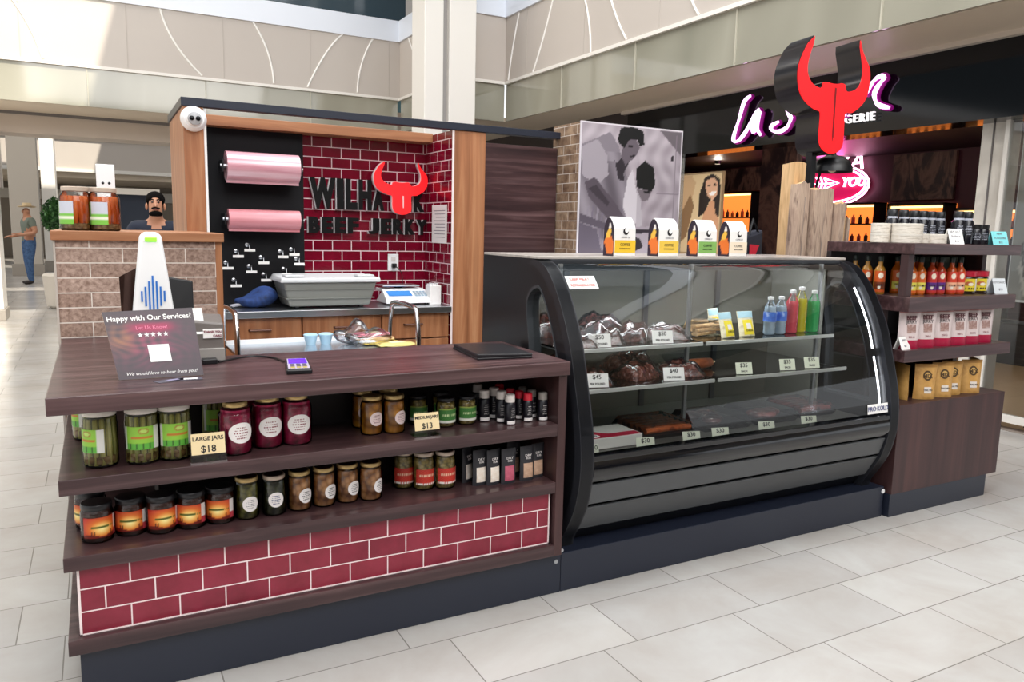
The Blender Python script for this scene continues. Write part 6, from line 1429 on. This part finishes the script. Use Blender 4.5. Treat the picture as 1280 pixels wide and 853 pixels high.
for x, z in ((-.010, .215), (.016, .215), (.006, .150)): MB().lathe([(.006, 0), (0, .001)], 10, front(x, -.011, z), cap=False).build('socket_hole', M_black, wp)

# ------------------------------------------------------------ people
M_skin = mat('skin_tan', 'b98467', .5); M_skin2 = mat('skin_light', 'c99a7c', .5); M_hair = mat('black_hair', '0f0c0b', .95, spec=.1)
def person(label, loc, rotz, H, J, top, trousers, skin, shoes, sleeves='short', group=None, bulk=1.0, hair=None, beard=False, collar=None):
    """one continuous skinned body; J overrides joints (height units, facing -y)"""
    t = E('person', label, 'person', loc, rotz, group)
    j = dict(pel=(0, 0, .52), waist=(0, 0, .60), chest=(0, .005, .70), upch=(0, .005, .775), neck=(0, .0, .835), jaw=(0, -.012, .884), head=(0, -.008, .927), crown=(0, .0, .965))
    for s, n in ((-1, 'r'), (1, 'l')):
        j.update({'sh' + n: (s * .095, .005, .80), 'el' + n: (s * .125, .015, .635), 'wr' + n: (s * .135, -.03, .49), 'ha' + n: (s * .137, -.045, .44),
                  'hip' + n: (s * .050, 0, .50), 'kn' + n: (s * .055, -.01, .285), 'an' + n: (s * .057, .012, .055), 'he' + n: (s * .057, .022, .022), 'to' + n: (s * .066, -.085, .018)})
    j.update(J)
    rad = dict(pel=(.085, .062), waist=(.078, .055), chest=(.088, .062), upch=(.085, .055), neck=(.032, .033), jaw=(.031, .037), head=(.037, .047), crown=(.024, .030), sh=.040, el=.026, wr=.018, ha=.020, hip=.060, kn=.036, an=.024, he=.026, to=.018)
    for k_ in ('pel', 'waist', 'chest', 'upch', 'sh', 'el', 'hip', 'kn', 'an'): rad[k_] = tuple(q_ * bulk for q_ in (rad[k_] if isinstance(rad[k_], tuple) else (rad[k_], rad[k_])))
    names = list(j); idx = {n: i for i, n in enumerate(names)}; vs = [Vector(j[n]) for n in names]; rr = [rad.get(n) or rad[n[:-1]] for n in names]
    kind = ['skin' if n in ('neck', 'jaw', 'head', 'crown') or n[:2] in ('wr', 'ha') or (n[:2] == 'el' and sleeves == 'short') else ('top' if n in ('waist', 'chest', 'upch') or n[:2] in ('sh', 'el') else ('shoe' if n[:2] in ('he', 'to') else 'trou')) for n in names]
    if sleeves == 'long': kind = ['top' if n[:2] == 'wr' else k for n, k in zip(names, kind)]
    ed = [(idx[a], idx[b]) for a, b in (('pel', 'waist'), ('waist', 'chest'), ('chest', 'upch'), ('upch', 'neck'), ('neck', 'jaw'), ('jaw', 'head'), ('head', 'crown'))]
    for n in 'rl': ed += [(idx[a], idx[b]) for a, b in (('upch', 'sh' + n), ('sh' + n, 'el' + n), ('el' + n, 'wr' + n), ('wr' + n, 'ha' + n), ('pel', 'hip' + n), ('hip' + n, 'kn' + n), ('kn' + n, 'an' + n), ('an' + n, 'he' + n), ('he' + n, 'to' + n))]
    def addv(p, r, par, k='skin'):
        vs.append(Vector(p)); rr.append(r); kind.append(k); ed.append((par, len(vs) - 1)); return len(vs) - 1
    hd = Vector(j['head']); jw = Vector(j['jaw']); up = (Vector(j['crown']) - jw).normalized(); fw = Vector((1, 0, 0)).cross(up); fw = -fw if fw.y > 0 else fw
    sd = up.cross(fw)
    mid = jw + (Vector(j['crown']) - jw) * .42
    for n in 'rl':
        w = Vector(j['wr' + n]); h = Vector(j['ha' + n]); d = (h - w).normalized(); sx = Vector((1, 0, 0)) if abs(d.x) < .8 else Vector((0, 0, 1)); sx = (sx - d * sx.dot(d)).normalized(); cu = d.cross(sx)
        s = -1 if n == 'r' else 1
        cu = cu if cu.y < 0 else -cu
        for k, L in enumerate((.036, .042, .039, .031)):
            b0 = h + sx * (k - 1.5) * .0105; a = addv(b0 + d * .012, .0055, idx['ha' + n]); b = addv(b0 + d * (.012 + L * .55) + cu * .006, .0050, a); addv(b0 + d * (.012 + L * .9) + cu * .020, .0045, b)
        a = addv(w + d * .018 - sx * s * .020 + cu * .006, .0065, idx['wr' + n]); addv(w + d * .045 - sx * s * .030 + cu * .016, .0055, a)
    me = bpy.data.meshes.new('body'); me.from_pydata([tuple(v * H) for v in vs], ed, []); o = bpy.data.objects.new('body', me); C.objects.link(o)
    o.modifiers.new('skin', 'SKIN'); sm = o.modifiers.new('sub', 'SUBSURF'); sm.levels = sm.render_levels = 2
    for i, r in enumerate(rr):
        q = me.skin_vertices[0].data[i]; r = r if isinstance(r, tuple) else (r, r); q.radius = (r[0] * H, r[1] * H); q.use_root = (i == 0)
    dg = bpy.context.evaluated_depsgraph_get(); dg.update(); nm = bpy.data.meshes.new_from_object(o.evaluated_get(dg)); bpy.data.objects.remove(o)
    nm.name = 'body'; b = bpy.data.objects.new('body', nm); C.objects.link(b); b.parent = t
    nm.materials.clear(); ms_ = {'top': top, 'trou': trousers, 'skin': skin, 'shoe': shoes}; keys = list(ms_)
    for k in keys: nm.materials.append(ms_[k])
    segs = [(vs[a] * H, vs[c] * H, kind[a], kind[c]) for a, c in ed]
    for f in nm.polygons:
        p = f.center; best = None
        for a, c, ka, kc in segs:
            ab = c - a; tt = max(0, min(1, (p - a).dot(ab) / max(1e-9, ab.length_squared))); dd = (a + ab * tt - p).length
            if best is None or dd < best[0]: best = (dd, ka if tt < .5 else kc)
        f.material_index = keys.index(best[1]); f.use_smooth = True
    def hp(a, b_, c): return (mid + sd * a * .86 + fw * b_ * .86 + up * c * .84) * H
    # face
    nose = MB().tube([hp(0, .046, .016), hp(0, .056, -.004), hp(0, .062, -.014), hp(0, .046, -.018)], .006, 8, radii=[.005 * H, .007 * H, .008 * H, .004 * H]); nose.build('nose', skin, t, smooth=70)
    for s in (-1, 1):
        MB().ball(tuple(hp(s * .016, .047, .012)), .006 * H, .005 * H, .004 * H).build('eye', mat('eye_dark', '2a201c', .3), t, smooth=True)
        MB().tube([hp(s * .007, .052, .024), hp(s * .018, .051, .028), hp(s * .027, .044, .023)], .003 * H, 6).build('eyebrow', M_hair, t, smooth=True)
        MB().ball(tuple(hp(s * .047, -.002, .0)), .006 * H, .010 * H, .018 * H).build('ear', skin, t, smooth=True)
    MB().tube([hp(-.014, .048, -.032), hp(0, .053, -.031), hp(.014, .048, -.032)], .004 * H, 6).build('mouth', mat('lips', '8d4f48', .5), t, smooth=True)
    if hair:
        mb = MB(); mb.ball((0, 0, 0), 1, 1, 1, 20, 14); mb.v = [tuple(hp(x * .051, y * (.060 if y < 0 else .054) - .006 - .010 * (y > .3), .044 + (z * .048 if z > -.25 else -.012 + (z + .25) * (.085 if y < .15 else .0)))) for x, y, z in mb.v]
        mb.build('hair', hair, t, smooth=70)
    if beard:
        mb = MB(); mb.ball((0, 0, 0), 1, 1, 1, 18, 12); mb.v = [tuple(hp(x * .036, .013 + y * .034, -.049 + z * .017)) for x, y, z in mb.v]; mb.build('beard', M_hair, t, smooth=70)
        MB().tube([hp(-.020, .046, -.026), hp(0, .055, -.023), hp(.020, .046, -.026)], .005 * H, 6).build('moustache', M_hair, t, smooth=True)
    if collar: MB().tube([(Vector(j['neck']) + Vector((.040 * math.cos(a), .036 * math.sin(a) - .004, -.016 + .012 * math.sin(a)))) * H for a in np.linspace(0, 2 * PI, 20)[:-1]], .008 * H, 8, closed=True).build('collar', collar, t, smooth=True)
    return t, hp, H
M_jeans = noisy('blue_denim', ('2c4468', '3e5c86', '4c6a92'), 20, .8); M_sage = mat('sage_shirt', '6c756a', .8); M_navyt = mat('navy_shirt', '1b2233', .8)
M_dkt = mat('charcoal_trousers', '24242a', .8); M_shoe = mat('dark_shoes', '2a2220', .6)
t, hp, H = person('man in a pale cowboy hat, grey-green shirt and jeans standing by the pillar', (-1.36, 21.0, 0), R_(-66), 1.80,
    {'ell': (.14, .035, .655), 'wrl': (.10, -.12, .62), 'hal': (.085, -.17, .635), 'elr': (-.14, .03, .65), 'wrr': (-.10, -.15, .60), 'har': (-.085, -.20, .60), 'anl': (.065, -.02, .055), 'hel': (.065, -.01, .022), 'tol': (.075, -.115, .018), 'knl': (.06, -.03, .285)},
    M_sage, M_jeans, M_skin, M_shoe, bulk=1.28)
M_hat = mat('straw_hat', 'cdb894', .7)
hc = hp(0, .0, .062)
mb = MB(); mb.lathe([(.175, .012), (.13, -.004), (.092, .004), (.088, .06), (.078, .10), (.03, .095), (0, .088)], 28, Matrix.Translation(hc), cap=False); mb.v = [(x * .92, hc.y + (y - hc.y) * 1.12, z + .9 * abs(x - hc.x) ** 2) for x, y, z in mb.v]
mb.build('hat', M_hat, t, smooth=60)
MB().tube([tuple(hc + Vector((.088 * math.cos(a), .098 * math.sin(a), .014))) for a in np.linspace(0, 2 * PI, 24)[:-1]], .010, 6, closed=True).build('hat_band', mat('brown_band', '6a4a34', .6), t, smooth=True)
t, hp, H = person('bearded man in a navy shirt looking down behind the brick half wall', (.475, 7.5, 0), R_(-4), 1.76,
    {'neck': (0, -.012, .842), 'jaw': (0, -.050, .872), 'head': (0, -.046, .915), 'crown': (0, -.028, .953), 'ell': (.135, .0, .64), 'wrl': (.06, -.13, .60), 'hal': (.03, -.165, .615), 'elr': (-.135, .0, .64), 'wrr': (-.06, -.13, .60), 'har': (-.03, -.165, .615), 'shl': (.105, -.004, .815), 'shr': (-.105, -.004, .815)},
    M_navyt, M_dkt, M_skin, M_shoe, 'short', hair=M_hair, beard=True)
ph = MB().box(-.035, .035, -.165 * H - .055, -.165 * H - .045, .60 * H, .68 * H).build('phone', M_black, t)
t, hp, H = person('person in dark trousers and a rose shirt at the far left edge', (-2.05, 19.5, 0), R_(-60), 1.66, {}, mat('rose_shirt', 'b0606a', .8), M_dkt, M_skin2, M_shoe, 'short', hair=M_hair)
# potted bush and white easels behind the booth
M_leaf = noisy('leaf_green', ('1c3a1c', '2f5a2a', '4a7a3c'), 6, .6)
pb_ = E('potted_bush', 'round green bush in a pale pot beyond the carrot jars', 'plant', (-.52, 15.0, 0))
MB().lathe([(.20, 0), (.26, .05), (.30, .55), (.27, .58), (0, .56)], 24).build('pot', mat('pale_pot', 'd0c8bc', .6), pb_, smooth=True)
MB().tube([(0, 0, .5), (.02, 0, 1.4)], .03, 8).build('stem', mat('stem_brown', '4a3626', .8), pb_)
mb = MB(); rr = random.Random(11)
for k in range(900):
    a, b_ = rr.uniform(0, 2 * PI), math.asin(rr.uniform(-1, 1)); R = .26 * rr.uniform(.75, 1.05); c = Vector((R * math.cos(a) * math.cos(b_), R * math.sin(a) * math.cos(b_), 1.53 + 1.15 * R * math.sin(b_))); d = Vector((rr.uniform(-1, 1), rr.uniform(-1, 1), rr.uniform(-1, 1))).normalized(); e = d.cross(Vector((.3, .5, .8))).normalized()
    mb.add([c - d * .05, c + e * .022, c + d * .05, c - e * .022], [(0, 1, 2, 3)])
mb.ball((0, 0, 1.53), .20, .20, .23); mb.build('foliage', M_leaf, pb_)
for k, (x, y, lab) in enumerate(((-.02, 16.5, 'white slanted panel of the far stand, left of the bearded man'), (.42, 16.5, 'white slanted panel of the far stand, just behind the bearded man'))):
    o = E('easel', lab, 'easel', (x + .1, y, 0)); MB().hexa([(-.12, -.04, 0), (.0, -.04, 0), (.0, .04, 0), (-.12, .04, 0), (-.30, -.04, 2.05), (-.20, -.04, 2.05), (-.20, .04, 2.05), (-.30, .04, 2.05)]).build('panel', M_white, o); MB().box(-.2, .1, -.12, .12, 0, .05).build('foot', M_charcoal, o)
fs = E('kiosk', 'dark blue shop stand far behind the carrot jars', 'kiosk', (.35, 17.2, 0)); MB().box(-.55, .75, 0, 1.4, .0, 2.0).build('body', mat('dark_navy_shop', '1f2a3c', .5), fs); MB().box(-.62, .82, -.06, 1.46, 2.0, 2.12).build('canopy', M_cladw, fs); MB().box(-.45, .65, -.02, 0, .6, 1.05).build('front_panel', mat('brown_front', '5a4432', .6), fs)
